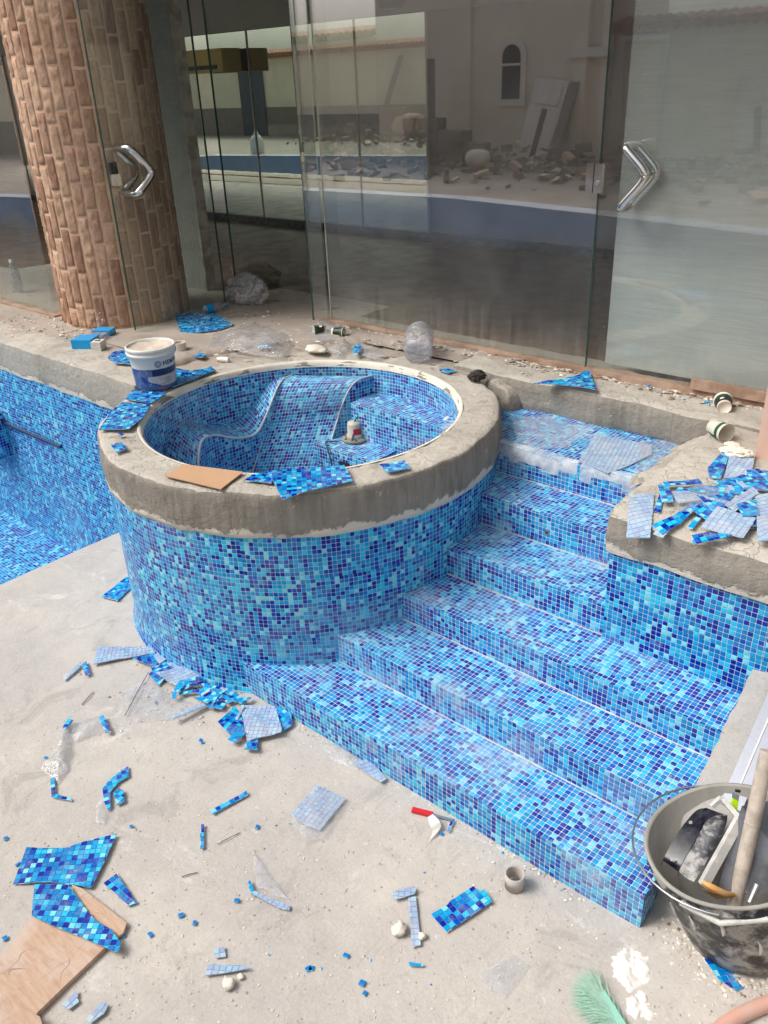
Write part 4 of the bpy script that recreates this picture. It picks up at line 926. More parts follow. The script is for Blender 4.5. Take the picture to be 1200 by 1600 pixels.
for i in range(46):
    t_ = rq.random(); u, v = 235 + 205 * t_ + rq.gauss(0, 8), 1036 + 62 * t_ + abs(rq.gauss(0, 20)); p = at(u, v, FZ)
    if (p.to_2d() - TC.to_2d()).length < 1.045 or p.y > NO[0] - .03: continue
    a = rq.uniform(0, PI); nx_, ny_ = rq.choice([(4, 1), (5, 1), (3, 1), (2, 1), (2, 2), (6, .6)]); ex, ey = Vector((math.cos(a), math.sin(a), 0)) * nx_ * PITCH / 2, Vector((-math.sin(a), math.cos(a), 0)) * ny_ * PITCH / 2
    k_ = 2 if rq.random() < .35 else (1 if nx_ == 2 else 0)
    sheet(None, FZ + .002 * (i % 6), labs[k_], film=k_ == 2, curl=.014, tilt=(rq.uniform(-.2, .2), rq.uniform(-.2, .2)), lift=.003, group='crowded small scraps at the tub foot', raw=[p - ex - ey, p + ex - ey, p + ex + ey, p - ex + ey])
sheet([(552,1196),(580,1188),(604,1220),(596,1226)], FZ, 'curled film strip lying along the foot of the first step', film=True, curl=.01)
sheet([(387,1380),(391,1376),(398,1396),(393,1400)], FZ + .003, 'short blue end of a bent strip in the middle of the floor')
sheet([(394,1398),(398,1394),(454,1417),(452,1424),(436,1420)], FZ, 'thin bent film strip in the middle of the floor', film=True)
sheet([(320,1527),(326,1508),(372,1510),(394,1516),(360,1522)], FZ, 'pale torn film piece just above the small white stone', film=True, curl=.01)
sheet([(333,1484),(351,1480),(353,1496),(337,1498)], FZ, 'small square of striped film above the torn film piece', film=True)
sheet([(134,1596),(158,1568),(170,1572),(164,1585),(142,1602)], FZ, 'curved striped film piece at the bottom edge right of the board', film=True)
sheet([(97,1572),(121,1550),(124,1568),(108,1580)], FZ, 'faint film piece beside the wooden board', film=True)
sheet([(240,1026),(252,1018),(262,1030),(250,1040)], FZ + .008, 'clear film corner under the left end of the scrap heap', film=True, curl=.01)
sheet([(638,1504),(662,1507),(661,1511),(640,1510)], FZ, 'tiny blue sliver below the long upright strip')
sheet([(1100,1500),(1160,1490),(1192,1536),(1150,1550),(1122,1532)], .045, 'blue mosaic scrap half buried in mortar crumbs under the black bucket', group=None)
# single loose tiles
spots = [(193,1462),(235,1460),(304,1442),(370,1407),(283,1430),(8,1466),(28,1350),(9,1310),(205,1291),(402,1292),(243,1098),(313,1156),(316,1160),(566,1536),(570,1552),(541,1493),(482,1514),(690,1303),(120,1485),(68,1563),(90,1512),(72,1184),(487,1513)]
for (u, v) in spots:
    p = at(u, v, FZ); a = random.uniform(0, 3); ex = Vector((math.cos(a), math.sin(a), 0)) * random.uniform(.005, .010); ey = Vector((-math.sin(a), math.cos(a), 0)) * random.uniform(.004, .010)
    if v < 1110 and u > 1000: continue
    mb = MB(); mb.obox(p, ex, ey, Vector((0, 0, .002))); tag(mb.build('loose_tile', M['loose'], loc=p), 'tiny single blue tile chip lying on the sandy floor', 'tile', 'single tile chips on the floor')
# boards
def slab(name, px, z, th, mat, label, cat):
    W = [at(u, v, z) for u, v in px]; c = sum(W, Vector()) / len(W)
    mb = MB(); mb.prism([(p.x, p.y) for p in W], z - th, z); return tag(bevel(mb.build(name, mat, loc=(c.x, c.y, z - th)), .001), label, cat)
slab('plywood_board', [(-60,1560),(-30,1535),(50,1432),(164,1480),(58,1582),(30,1640),(-40,1640)], .022, .018, M['board'], 'large scratched plywood board under the mosaic at the lower left corner', 'board')
slab('plywood_offcut', [(112,1382),(128,1388),(198,1442),(192,1458),(160,1478),(120,1420)], .020, .012, M['board'], 'narrow plywood offcut sticking out beside the curved mosaic sheet', 'board')
slab('plywood_offcut', [(38,1577),(62,1588),(70,1612),(0,1640),(-10,1600)], .036, .012, M['board'], 'small plywood end piece at the very bottom left, on the large board', 'board')
# pipe ring
p = at(804, 1384, 0.003); ring = MB(); ring.lathe([(.0315, .004), (.034, 0), (.034, .062), (.030, .062), (.030, .004)], 36, p)
for k in range(7): ring.lathe([(.0302, .01 + .007*k), (.0288, .0135 + .007*k), (.0302, .0165 + .007*k)], 36, p)
tag(ring.build('pipe_ring', M['pvc'], loc=p), 'dusty grey plastic pipe coupling standing on end near the first step', 'pipe fitting')
# stones
def lump(name, px, z, r, mat, label, cat='stone', flat_=.6, seed=0, group=None, el=1.):
    p = at(px[0], px[1], z); bm = bmesh.new(); bmesh.ops.create_icosphere(bm, subdivisions=3, radius=1)
    for v in bm.verts:
        q = v.co.copy(); k = 1 + .35 * fbm(q, 1.3, seed) + .12 * fbm(q, 4, seed)
        v.co = Vector((q.x * r * k * el, q.y * r * k, (q.z * k) * r * flat_)); v.co.z = max(v.co.z, -r * flat_ * .8) + r * flat_ * .8
    me = bpy.data.meshes.new(name); bm.to_mesh(me); bm.free(); me.materials.append(mat)
    for f in me.polygons: f.use_smooth = True
    o = bpy.data.objects.new(name, me); COL.objects.link(o); o.location = p; return tag(o, label, cat, group)
lump('plaster_lump', (624, 1456), FZ, .026, M['stone'], 'smooth white stone left of the long upright strip', seed=2, el=.9)
lump('plaster_lump', (660, 1464), FZ, .013, M['stone'], 'small pale pebble right of the long upright strip', seed=5)
lump('plaster_lump', (357, 1540), FZ, .020, M['stone'], 'pale lump of plaster under the torn film at the bottom', seed=9)
lump('plaster_lump', (376, 1527), FZ, .010, M['stone'], 'tiny white crumb just above the pale plaster lump', seed=4)
def splash(px, z, R_, label, seed):
    c = at(px[0], px[1], z); mb = MB(); rows = []
    for i in range(13):
        r_ = i / 12; row = []
        for j in range(72):
            a = 2 * PI * j / 72; R2 = R_ * (1 + .38 * fbm((math.cos(a) * 1.2, math.sin(a) * 1.2, seed), 1.1) + .16 * fbm((math.cos(a) * 3, math.sin(a) * 3, seed), 2.2))
            x, y = r_ * R2 * math.cos(a), r_ * R2 * math.sin(a)
            row.append((c.x + x, c.y + y, z + .011 * (1 - r_ ** 3) * (.35 + abs(fbm((x * 9, y * 9, seed), 2.2, 0)) * 1.6) - (.003 if i == 12 else 0)))
        rows.append(row)
    mb.grid(rows, closeu=True, flip=True); return tag(mb.build('plaster_splash', M['splash'], loc=c), label, 'plaster')
M['splash'] = plain('white plaster', srgb(236, 232, 226), .9, var=.6, var_c=srgb(204, 198, 190), vs=20, bump=1., bs=60)
splash((992, 1512), .009, .075, 'rough splash of white plaster on the floor left of the bucket', 3)
splash((1003, 1572), .007, .05, 'fainter splash of plaster below the larger white one', 8)
lump('plaster_lump', (1050, 1525), .002, .022, M['stone'], 'small white plaster dab between the plaster splash and the bucket', 'plaster', .15, 8)
# scraper with paper
sc_t = thing('paint_scraper', at(658, 1270, 0), 'red handled scraper lying at the foot of the first step', 'scraper')
a_, b_ = at(644, 1265, .012), at(676, 1273, .012); mb = MB(); mb.obox((a_ + b_) / 2, (b_ - a_) / 2, (b_ - a_).cross(Vector((0, 0, 1))).normalized() * .010, (0, 0, .006)); bevel(mb.build('handle', M['red'], sc_t), .003)
c_ = at(708, 1282, .006); mb = MB(); mb.obox((b_ + c_) / 2, (c_ - b_) / 2, (c_ - b_).cross(Vector((0, 0, 1))).normalized() * .006, (0, 0, .001)); mb.build('blade', M['steel_dull'], sc_t)
mb = MB(); L_ = spline([at(676, 1272, .03), at(686, 1282, .035), at(688, 1294, .02), at(672, 1312, .008)], 6); R_ = spline([at(668, 1277, .022), at(672, 1290, .03), at(676, 1300, .016), at(668, 1318, .004)], 6)
mb.grid([L_, R_]); tag(mb.build('paper_strip', M['paper'], loc=at(678, 1290, 0)), 'curled strip of white paper leaning on the red scraper', 'paper')
sheet([(705,1284),(711,1281),(702,1300),(697,1303)], FZ, 'thin blue sliver beside the tip of the red scraper')
# plastic bags and films on the floor
def crumple(name, px, z, h, mat, label, cat, n=26, seed=0, k=5.):
    W = [at(u, v, z) for u, v in px]; c = sum(W, Vector()) / len(W); mb = MB(); rows = []
    m_ = len(W)
    def rim(t):
        t *= m_; i = int(t) % m_; f = t - int(t); return W[i].lerp(W[(i + 1) % m_], f)
    for i in range(13):
        r = i / 12; row = []
        for j in range(n * 2):
            p = c.lerp(rim(j / (n * 2)), r); q = p * k * 2
            zz = h * (1 - r ** 2.2) * (.55 + .45 * abs(nz(q, 1, seed)) * 2) + h * .35 * abs(nz(q, 2.7, seed + 3)) * (1 - r * .7)
            row.append((p.x + .006 * nz(q, 3, seed + 1), p.y + .006 * nz(q, 3, seed + 2), z + .002 + zz))
        rows.append(row)
    mb.grid(rows, closeu=True, flip=True, sm=True); return tag(mb.build(name, mat, loc=(c.x, c.y, z)), label, cat)
crumple('plastic_bag', [(62,1200),(90,1165),(100,1130),(112,1128),(112,1170),(108,1205),(92,1225),(75,1212)], .004, .035, M['plastic_bag'], 'clear crumpled plastic bag on the left side of the pool floor', 'plastic bag')
crumple('plastic_film', [(100,1135),(135,1122),(160,1118),(172,1140),(150,1148),(118,1160)], .004, .03, M['plastic_film'], 'twisted clear film with blue bits right of the plastic bag', 'plastic film', seed=4)
sheet([(98,1140),(108,1124),(115,1128),(104,1144)], FZ + .01, 'blue scrap caught in the twisted clear film', curl=.01)
sheet([(155,1122),(162,1118),(174,1146),(165,1147)], FZ + .01, 'blue scrap at the right end of the twisted clear film', curl=.01)
crumple('plastic_film', [(150,1260),(165,1240),(172,1268),(165,1290),(150,1285)], .003, .012, M['plastic_film'], 'thin clear film below the crescent mosaic piece', 'plastic film', seed=6)
crumple('plastic_film', [(185,1085),(235,1060),(270,1090),(330,1105),(270,1125),(215,1130)], .003, .012, M['plastic_film'], 'wide sheet of clear film under the scrap heap by the tub', 'plastic film', seed=7)
crumple('plastic_film', [(500,1160),(540,1165),(570,1190),(560,1205),(520,1190)], .003, .02, M['plastic_film'], 'crumpled clear film lying against the first step', 'plastic film', seed=8)
crumple('plastic_film', [(455,1278),(495,1226),(545,1250),(505,1310),(475,1318)], .013, .008, M['plastic_film'], 'clear wrapper over the square pale film sheet', 'plastic film', seed=9)
crumple('plastic_film', [(395,1330),(410,1350),(440,1390),(455,1410),(400,1385)], .003, .006, M['plastic_film'], 'faint clear film above the bent strip', 'plastic film', seed=10)
crumple('plastic_film', [(750,1520),(800,1490),(830,1510),(790,1560),(760,1545)], .003, .006, M['plastic_film'], 'faint square of clear film low down in the middle of the floor', 'plastic film', seed=11)
# sticks
def stick(px0, px1, z, r, mat, label, name='twig'):
    a, b = at(*px0, z), at(*px1, z); mb = MB(); mb.tube([a, a.lerp(b, .5) + Vector((0, 0, .002)), b], r, 6); tag(mb.build(name, mat, loc=a), label, 'stick')
stick((128,1101),(146,1081), .005, .0022, M['brownstain'], 'small dark twig left of the scrap heap')
stick((284,1370),(309,1363), .005, .0018, M['brownstain'], 'thin twig below the short upright strip')
stick((340,1319),(375,1301), .005, .0014, M['cable'], 'thin grey stick right of the short upright strip')
stick((195,1118),(232,1050), .012, .0016, M['cable'], 'long thin grey wire left of the scrap heap', 'wire')
# green brush
gb = thing('green_brush', at(915, 1580, 0), 'worn mint green scouring brush at the bottom edge', 'brush')
a_, b_ = at(940, 1552, .02), at(990, 1630, .02); mb = MB(); mb.obox((a_+b_)/2, (b_-a_)/2, (b_-a_).cross(Vector((0,0,1))).normalized()*.010, (0,0,.008)); bevel(mb.build('handle_bar', M['mint'], gb), .003)
mb = MB(); rn = random.Random(5)
for i in range(2200):
    t_ = rn.random(); p = a_.lerp(b_, t_); d = Vector((-1, rn.gauss(-.1, .55), rn.gauss(.0, .10))).normalized(); l = .13 * (.55 + .45 * rn.random()) * (.65 + .35 * math.sin(PI * min(1, t_ + .2)))
    q = p + d * l; q.z = max(.003, q.z - .012); w_ = Vector((rn.gauss(0, 1), rn.gauss(0, 1), 0)).normalized() * .0008; mid = p.lerp(q, .5) + Vector((0, 0, .012 * rn.random()))
    mb.face([p - w_, p + w_, mid + w_, mid - w_]); mb.face([mid - w_, mid + w_, q])
br = mb.build('bristles', M['green_net'], gb); br['kind'] = 'stuff'
# pink hose bottom right
mb = MB(); mb.tube(spline([at(1100, 1630, .045), at(1150, 1590, .052), at(1215, 1562, .060)], 6), .022, 14); tag(mb.build('hose', M['pink_pipe'], loc=at(1150, 1590, 0)), 'pink hose end in the bottom right corner', 'hose')

# ---- black bucket with tools
B0, B1 = Vector((-.355, 2.03, .060)), Vector((-.45, 2.0, .405)); R0, R1 = .182, .248
bk = thing('black_bucket', B0, 'large black rubber bucket smeared with grout, full of tools', 'bucket')
axb = (B1 - B0).normalized(); exb = Vector((1, 0, 0)); exb = (exb - axb * exb.dot(axb)).normalized(); eyb = axb.cross(exb); MX = Matrix((exb, eyb, axb)).transposed(); H_ = (B1 - B0).length
def bj(p, r, a): return p + Vector((math.cos(a), math.sin(a), 0)) * .004 * nz((math.cos(a) * 1.5, math.sin(a) * 1.5, p.z * 4))
mb = MB(); mb.lathe([(0.001, .0), (R0 - .01, .0), (R0, .012), (R0 + (R1-R0)*.45, H_*.45), (R1 - .012, H_ - .045), (R1 + .002, H_ - .043), (R1 + .004, H_ - .030), (R1 - .004, H_ - .026), (R1, H_ - .008), (R1 + .004, H_), (R1 - .006, H_ + .002)], 72, B0, ax=MX, jit=bj); mb.build('shell', M['black_rubber'], bk)
mb = MB(); mb.lathe([(R1 - .006, H_ + .002), (R1 - .012, H_ - .01), (R0 - .004, .03), (.001, .03)], 72, B0, ax=MX, jit=bj); mb.build('inside', M['bucket_in'], bk)
mb = MB(); mb.lathe([(R1 + .004, H_ - .004), (R1 + .005, H_ + .001), (R1 - .004, H_ + .0045), (R1 - .009, H_ - .002)], 72, B0, ax=MX, jit=bj); mb.build('rim', M['bucket_in'], bk)
def bpt(a, r, h): return B0 + MX @ Vector((r * math.cos(a), r * math.sin(a), h))
# wire handle lying round the rim; ears at two sides
ea, eb = math.radians(-75), math.radians(112)
mb = MB(); pts = []
for k in range(25):
    t_ = k / 24; a = ea - (2 * PI - (eb - ea)) * t_; s_ = math.sin(PI * t_); pts.append(bpt(a, R1 + .006 + .030 * s_, H_ - .025 + .04 * s_))
mb.tube(pts, .0035, 8); mb.build('wire_handle', M['steel_dull'], bk)
for k_ in range(7):
    a_k = math.radians(-150 + 24 * k_); h0_ = H_ * (.35 + .08 * (k_ % 4)); mb = MB(); mb.tube([bpt(a_k + .03 * math.sin(q_), R0 + (R1 - R0) * (h0_ + .022 * q_) / H_ + .001, h0_ + .022 * q_) for q_ in range(4)], [.002, .006, .005, .002], 6); mb.build('grout_drip', M['white_smear'], bk)
mb = MB(); mb.tube([bpt(ea - .45, R1 + .006, H_ - .03), bpt(ea, R1 + .012, H_ - .05), bpt(ea + .5, R1 + .006, H_ - .045)], .009, 8); mb.build('rope', M['white_smear'], bk)
# tools in the bucket; positions given by pixel and height inside the bucket
def bar(mb, a, b, wv, hv, m=0):
    a, b = Vector(a), Vector(b); mb.obox((a + b) / 2, (b - a) / 2, wv, hv, m)
fl = thing('grout_float', at(1080, 1330, .3), 'grout float with navy sponge pad and white smeared frame in the bucket', 'float')
P1, P2, P3, P4 = at(1128, 1246, .46), at(1156, 1280, .46), at(1098, 1384, .34), at(1048, 1352, .30)
q1 = at(1110, 1255, .44)
mb = MB()
for a, b, w_ in ((P1, P2, .008), (P2, P3, .013), (P1, at(1112, 1260, .42), .006)): 
    dn = (b - a).cross(CF).normalized(); bar(mb, a, b, dn * w_, CF.normalized() * .010)
bevel(mb.build('frame', M['white_smear'], fl), .002)
mb = MB(); e1 = spline([at(1103, 1262, .40), at(1086, 1268, .38), at(1060, 1300, .35), at(1040, 1335, .31), at(1036, 1345, .29)], 6); e2 = spline([at(1130, 1272, .42), at(1105, 1280, .40), at(1085, 1315, .36), at(1066, 1348, .32), at(1060, 1362, .30)], 6)
mb.grid([e1, e2]); mb.grid([e1, [p + Vector((0, 0, -.03)) - CR * .006 for p in e1]], flip=True); mb.grid([e2, [p + Vector((0, 0, -.03)) for p in e2]]); mb.build('pad', M['navy_tray'], fl)
mb = MB(); e3 = [p + CF * .008 for p in e2]; e4 = spline([at(1137, 1270, .42), at(1134, 1290, .41), at(1116, 1325, .37), at(1098, 1356, .34), at(1084, 1378, .32)], 6)
e34 = [a.lerp(b, .5) - CF * .02 for a, b in zip(e3, e4)]; mb.grid([e3, e34, e4]); mb.build('handle', M['float_grip'], fl)
mb = MB()
for k, (u, v) in enumerate([(1079,1285),(1050,1343)]):
    p = at(u, v, .385 - .06 * k); mb = MB(); mb.obox(p, CR * .0045, CU * .004, CF * .002); mb.build('grout_spot', M['white_smear'], fl)
pp = thing('grout_roller', at(1160, 1380, .1), 'long grout caked pipe standing in the black bucket', 'pipe')
pa_, pb_ = at(1152, 1395, .30), at(1196, 1190, .66); dirp = (pb_ - pa_); pts = [pa_ - dirp * .45, pa_, pa_ + dirp * .35, pa_ + dirp * .7, pb_, pb_ + dirp * .08]
mb = MB(); mb.tube(spline(pts, 10), .022, 20); mb.build('shaft', M['pipe'], pp)
cap_ = MB(); cap_.tube([pa_ + dirp * .52, pa_ + dirp * .53, pa_ + dirp * .54], [.0222, .0236, .0222], 20, caps=False); cap_.build('ridge', M['pipe'], pp)
tw = thing('hawk_tray', at(1185, 1340, .3), 'grey steel hawk plate standing in the bucket behind the pipe', 'plate')
mb = MB(); W = [at(1160, 1260, .50), at(1260, 1240, .50), at(1270, 1400, .36), at(1120, 1392, .30)]
mb.face(W); mb.face([p + CF * .004 for p in W[::-1]])
for i in range(4): mb.face([W[(i+1) % 4], W[i], W[i] + CF * .004, W[(i+1) % 4] + CF * .004])
mb.build('plate', M['grey_smear'], tw)
mb = MB(); mb.tube([at(1172, 1410, .36), at(1184, 1382, .40)], .010, 14); mb.build('stub_handle', M['steel_dull'], tw)
th_ = thing('trowel', at(1115, 1392, .3), 'trowel with an orange wooden handle at the bucket rim', 'trowel')
mb = MB(); mb.tube(spline([at(1098, 1378, .36), at(1112, 1386, .36), at(1132, 1396, .34), at(1146, 1398, .32)], 6), [.007 + .003 * math.sin(PI * k / 18) for k in range(19)], 12); mb.build('handle', M['orange'], th_)
mb = MB(); W = [at(1094, 1388, .33), at(1115, 1396, .33), at(1150, 1402, .30), at(1120, 1404, .28)]; mb.face(W); mb.face([p - Vector((0, 0, .002)) for p in W[::-1]]); mb.build('blade', M['orange'], th_)
lt = thing('cigarette_lighter', at(1148, 1250, .30), 'lime green lighter standing between the float and the pipe', 'lighter')
la, lb = at(1146, 1264, .44), at(1151, 1236, .47); wv = (lb - la).cross(CF).normalized()
mb = MB(); bar(mb, la, la.lerp(lb, .55), wv * .010, CF.normalized() * .006); bevel(mb.build('body', M['lime'], lt), .003)
mb = MB(); bar(mb, la.lerp(lb, .56), la.lerp(lb, .85), wv * .009, CF.normalized() * .006); mb.build('cap', M['steel_dull'], lt)
mb = MB(); mb.tube([lb + wv * .004, lb - wv * .012 + CU * .004], .005, 8); mb.build('striker', M['black'], lt)
# straightedge on the ramp: follows the ramp plane
def onramp(u, v, up=.012):
    r = ray(u, v); n0_, z0_, sl_ = NO[0], Z[1] + .004 + up, .505
    t = (z0_ + sl_ * (CAM.y - n0_) - CAM.z) / (r.z - sl_ * r.y); return CAM + r * t
se = thing('straightedge', onramp(1170, 1170, 0), 'long aluminium straightedge lying on the grey concrete bank', 'straightedge')
a_, b_ = onramp(1142, 1262), onramp(1222, 1075); wv = (b_ - a_).cross(Vector((0, -.45, .89))).normalized()
mb = MB(); bar(mb, a_, b_, wv * .034, Vector((0, -.45, .89)) * .008); bevel(mb.build('bar', M['alu'], se), .002)
mb = MB(); bar(mb, a_ + Vector((0, -.0045, .009)), b_ + Vector((0, -.0045, .009)), wv * .0025, Vector((0, -.45, .89)) * .0015); mb.build('groove', M['white'], se)

# ---- small things on the deck and rim
def cup(px, z, label, lying=None, style='green', h=.085, r=.036, tilt_=0, name='paper_cup', grp=None):
    p = at(px[0], px[1], z); t_ = thing(name, (0, 0, 0), label, 'cup', grp)
    mb = MB(); mb.lathe([(.001, .004), (r * .72, .004), (r * .72, 0), (r * .74, 0), (r, h), (r * 1.04, h + .001), (r * 1.04, h - .003), (r * .985, h - .004)], 28); mb.build('body', M['cup_cream'], t_)
    mb = MB(); mb.lathe([(r * .965, h - .004), (r * .71, .006)], 28); mb.build('inside', M['cup_cream'], t_)
    f = lambda zz: r * .74 + (r - r * .74) * zz / h + .0008
    if style == 'green':
        mb = MB(); mb.lathe([(f(.012), .012), (f(.060), .060)], 28, a0=-.5, a1=3.4); mb.build('dark_print', M['cup_black'], t_)
        mb = MB(); mb.lathe([(f(.060) + .0003, .060), (f(.078) + .0003, .078)], 28); mb.build('green_band', M['cup_green'], t_)
        mb = MB(); a = 1.2; rows = [[((f(.034) + .0012) * math.cos(a + .3 * math.cos(q) * k), (f(.034) + .0012) * math.sin(a + .3 * math.cos(q) * k), .034 + .011 * math.sin(q) * k) for q in [2 * PI * i / 16 for i in range(16)]] for k in (.02, 1)]
        mb.grid(rows, closeu=True); mb.build('round_emblem', M['cup_cream'], t_)
    else:
        mb = MB(); mb.lathe([(f(.006), .006), (f(.045), .045)], 28); mb.build('dark_print', M['cup_black'], t_)
        for zz in (.058, .068, .076):
            mb = MB(); mb.lathe([(f(zz) + .001, zz), (f(zz) + .001, zz + .003)], 28); mb.build('stripe', M['cup_black'], t_)
    if lying is None: t_.location = p; t_.rotation_euler = (tilt_, 0, 0)
    else:
        t_.rotation_euler = (math.radians(90), lying[1] if len(lying) > 1 else 0, lying[0]); d = t_.rotation_euler.to_matrix() @ Vector((0, 0, 1)); t_.location = p + Vector((0, 0, r * .9)) - d * h * .5
    return t_
def toward(a): return a
cup((198, 508), DZ, 'stack of black and white paper cups standing before the brick column', style='black', h=.09, r=.034)
cup((500, 524), DZ, 'white paper cup lying on the deck left of another cup, base towards us', lying=(math.radians(-35),), h=.08)
cup((529, 527), DZ, 'paper cup lying close to the sill, with a green band and dark inside', lying=(math.radians(110),), h=.08)
cup((1129, 643), DZ, 'white and green paper cup lying at the foot of the right door', lying=(math.radians(205),), h=.095, r=.042)
cup((1122, 684), DZ, 'black paper cup with a round white emblem lying on the deck', lying=(math.radians(60), 2.2), h=.095, r=.042)
# big clear jar
jt = thing('plastic_jar', at(656, 552, DZ), 'large clear plastic jar lying on its side below the glass pane', 'jar'); c = at(655, 556, DZ) + Vector((0, 0, .085))
ax_ = (Vector((.45, -.62, -.25))).normalized(); ex_ = ax_.orthogonal().normalized(); MJ = Matrix((ex_, ax_.cross(ex_), ax_)).transposed()
mb = MB(); mb.lathe([(.001, .13), (.05, .128), (.078, .115), (.085, .10), (.085, .06), (.082, .055), (.085, .05), (.085, -.02), (.082, -.025), (.085, -.03), (.084, -.08), (.07, -.11), (.05, -.125), (.05, -.14)], 36, c, ax=MJ); mb.build('body', M['bottle'], jt)
mb = MB(); mb.lathe([(.051, -.128), (.053, -.13), (.053, -.138), (.051, -.14)], 30, c, ax=MJ); mb.build('neck_ring', M['bottle'], jt)
# rolls of tape
def tape(px, z, r, h, label, name='tape_roll'):
    p = at(px[0], px[1], z); mb = MB(); mb.lathe([(r * .72, 0), (r, 0), (r, h), (r * .72, h), (r * .72, 0)], 32, p, sm=False); return tag(mb.build(name, M['tape'], loc=p), label, 'tape')
tape((281, 547), ZR + .03, .043, .05, 'roll of cream tape standing just right of the paint bucket')
can = thing('small_bottle', at(347, 570, ZR), 'tiny white bottle lying on the rim behind the tub', 'bottle'); p = at(345, 566, ZR) + Vector((0, 0, .018)); q = at(358, 567, ZR) + Vector((0, 0, .018))
mb = MB(); mb.tube([p, q], .016, 16); mb.build('body', M['white'], can); mb = MB(); mb.tube([p - (q - p) * .35, p - (q - p) * .02], .013, 14); mb.build('cap', M['cup_cream'], can)
# cyan wrapped pack and box
ck = thing('cyan_pack', at(129, 535, DZ), 'bright cyan plastic wrapped pack on the left deck', 'pack')
mb = MB(); a = at(114, 545, DZ); b = at(144, 545, DZ); d_ = (b - a); u_ = Vector((-d_.y, d_.x, 0)).normalized()
mb.obox((a + b) / 2 + u_ * .06 + Vector((0, 0, .03)), d_ / 2, u_ * .07, (0, 0, .028)); bevel(mb.build('front', M['cyan'], ck), .012, 3)
mb = MB(); mb.obox((a + b) / 2 + u_ * .20 + Vector((0, 0, .02)), d_ * .48, u_ * .07, (0, 0, .016)); bevel(mb.build('clear_middle', M['bottle'], ck), .008)
mb = MB(); mb.obox((a + b) / 2 + u_ * .33 + Vector((0, 0, .022)), d_ * .48, u_ * .05, (0, 0, .018)); bevel(mb.build('back', M['cyan'], ck), .008)
bx = thing('small_box', at(151, 545, DZ), 'small white cardboard box beside the cyan pack', 'box'); a = at(143, 549, DZ); b = at(158, 549, DZ); d_ = b - a; u_ = Vector((-d_.y, d_.x, 0)).normalized()
mb = MB(); mb.obox((a + b) / 2 + u_ * .045 + Vector((0, 0, .028)), d_ / 2, u_ * .04, (0, 0, .028)); bevel(mb.build('carton', M['white_door'], bx), .001)
mb = MB(); mb.obox((a + b) / 2 + u_ * .045 + Vector((0, 0, .0585)), d_ * .25, u_ * .006, (0, 0, .0006)); mb.obox((a + b) / 2 + u_ * .052 + d_ * .12 + Vector((0, 0, .0588)), d_ * .08, u_ * .012, (0, 0, .0006)); mb.build('print', M['cup_black'], bx)
# bags
def bag(name, px, z, r, mat, label, seed=0, sx=1, sy=1, sz=1, cat='plastic bag'):
    p = at(px[0], px[1], z); bm = bmesh.new(); bmesh.ops.create_icosphere(bm, subdivisions=5, radius=1)
    for v in bm.verts:
        q = v.co.copy(); k = 1 + .5 * (abs(noise.noise(q * 1.6 + Vector((seed, 0, 0)))) - .2) + .22 * abs(noise.noise(q * 4 + Vector((0, seed, 0)))) + .08 * noise.noise(q * 9)
        v.co = Vector((q.x * sx, q.y * sy, q.z * sz)) * r * k; v.co.z = max(v.co.z, -r * sz * .7) + r * sz * .7
    me = bpy.data.meshes.new(name); bm.to_mesh(me); bm.free(); me.materials.append(mat)
    for f in me.polygons: f.use_smooth = True
    o = bpy.data.objects.new(name, me); COL.objects.link(o); o.location = p; return tag(o, label, cat)
bag('plastic_bag', (163, 512), DZ, .062, M['plastic_bag'], 'clear plastic bag standing at the foot of the brick column', 3, .8, .7, 1.25)
bag('plastic_bag', (388, 472), DZ, .15, M['plastic_bag'], 'large dark clear plastic bag in the open doorway', 5, 1.1, .8, .8)
bag('plastic_bag', (255, 500), DZ, .05, M['plastic_bag'], 'small crumpled clear bag behind the paint bucket', 7)
bag('sack', (402, 438), DZ, .17, M['sack'], 'beige sack lying indoors behind the plastic bag', 2, 1.5, .7, .45, 'sack')
bag('cloth', (745, 592), DZ - .005, .05, M['cloth'], 'dark wet rag on the deck right of the tub rim', 4, .8, 1.1, .5, 'rag')
bag('plaster_lump', (1150, 712), DZ, .045, M['stone'], 'white knobbly plaster lump beside the pink pier', 6, 1.4, .8, .5, 'plaster')
lump('plaster_lump', (1143, 697), DZ, .03, M['stone'], 'flat pale pebble left of the white knobbly lump', seed=4, flat_=.3)
lump('plaster_lump', (1126, 668), DZ, .035, M['paper'], 'flat white crumpled disc between the two right paper cups', seed=5, flat_=.25)
lump('round_stone', (494, 550), DZ, .055, M['stone'], 'flat round beige stone on the deck in front of the two fallen cups', seed=12, flat_=.4, el=1.3)
crumple('plastic_film', [(312,550),(340,520),(395,505),(440,515),(460,530),(440,560),(395,555),(350,545)], DZ + .004, .05, M['plastic_bag'], 'large crumpled clear film spread on the deck behind the tub', 'plastic film', seed=14, k=3)
crumple('plastic_film', [(510,545),(540,530),(550,545),(530,560)], DZ, .03, M['plastic_bag'], 'small clear film scrap in front of the fallen cups', 'plastic film', seed=15)
crumple('plastic_film', [(560,545),(580,540),(606,555),(585,562),(565,556)], DZ, .02, M['plastic_film'], 'bluish clear film scrap behind the tub rim', 'plastic film', seed=16)
bw = thing('water_bottle', at(328, 495, DZ), 'clear water bottle with a blue label lying on the blue mosaic sheet', 'bottle')
a, b = at(318, 492, DZ) + Vector((0, 0, .035)), at(352, 484, DZ) + Vector((0, 0, .035)); mb = MB(); mb.tube([a, a.lerp(b, .1), a.lerp(b, .7), a.lerp(b, .9), b], [.012, .03, .03, .014, .013], 16); mb.build('body', M['bottle'], bw)
mb = MB(); mb.tube([a.lerp(b, .12), a.lerp(b, .4)], .0312, 16, caps=False); mb.build('label', M['cyan'], bw)
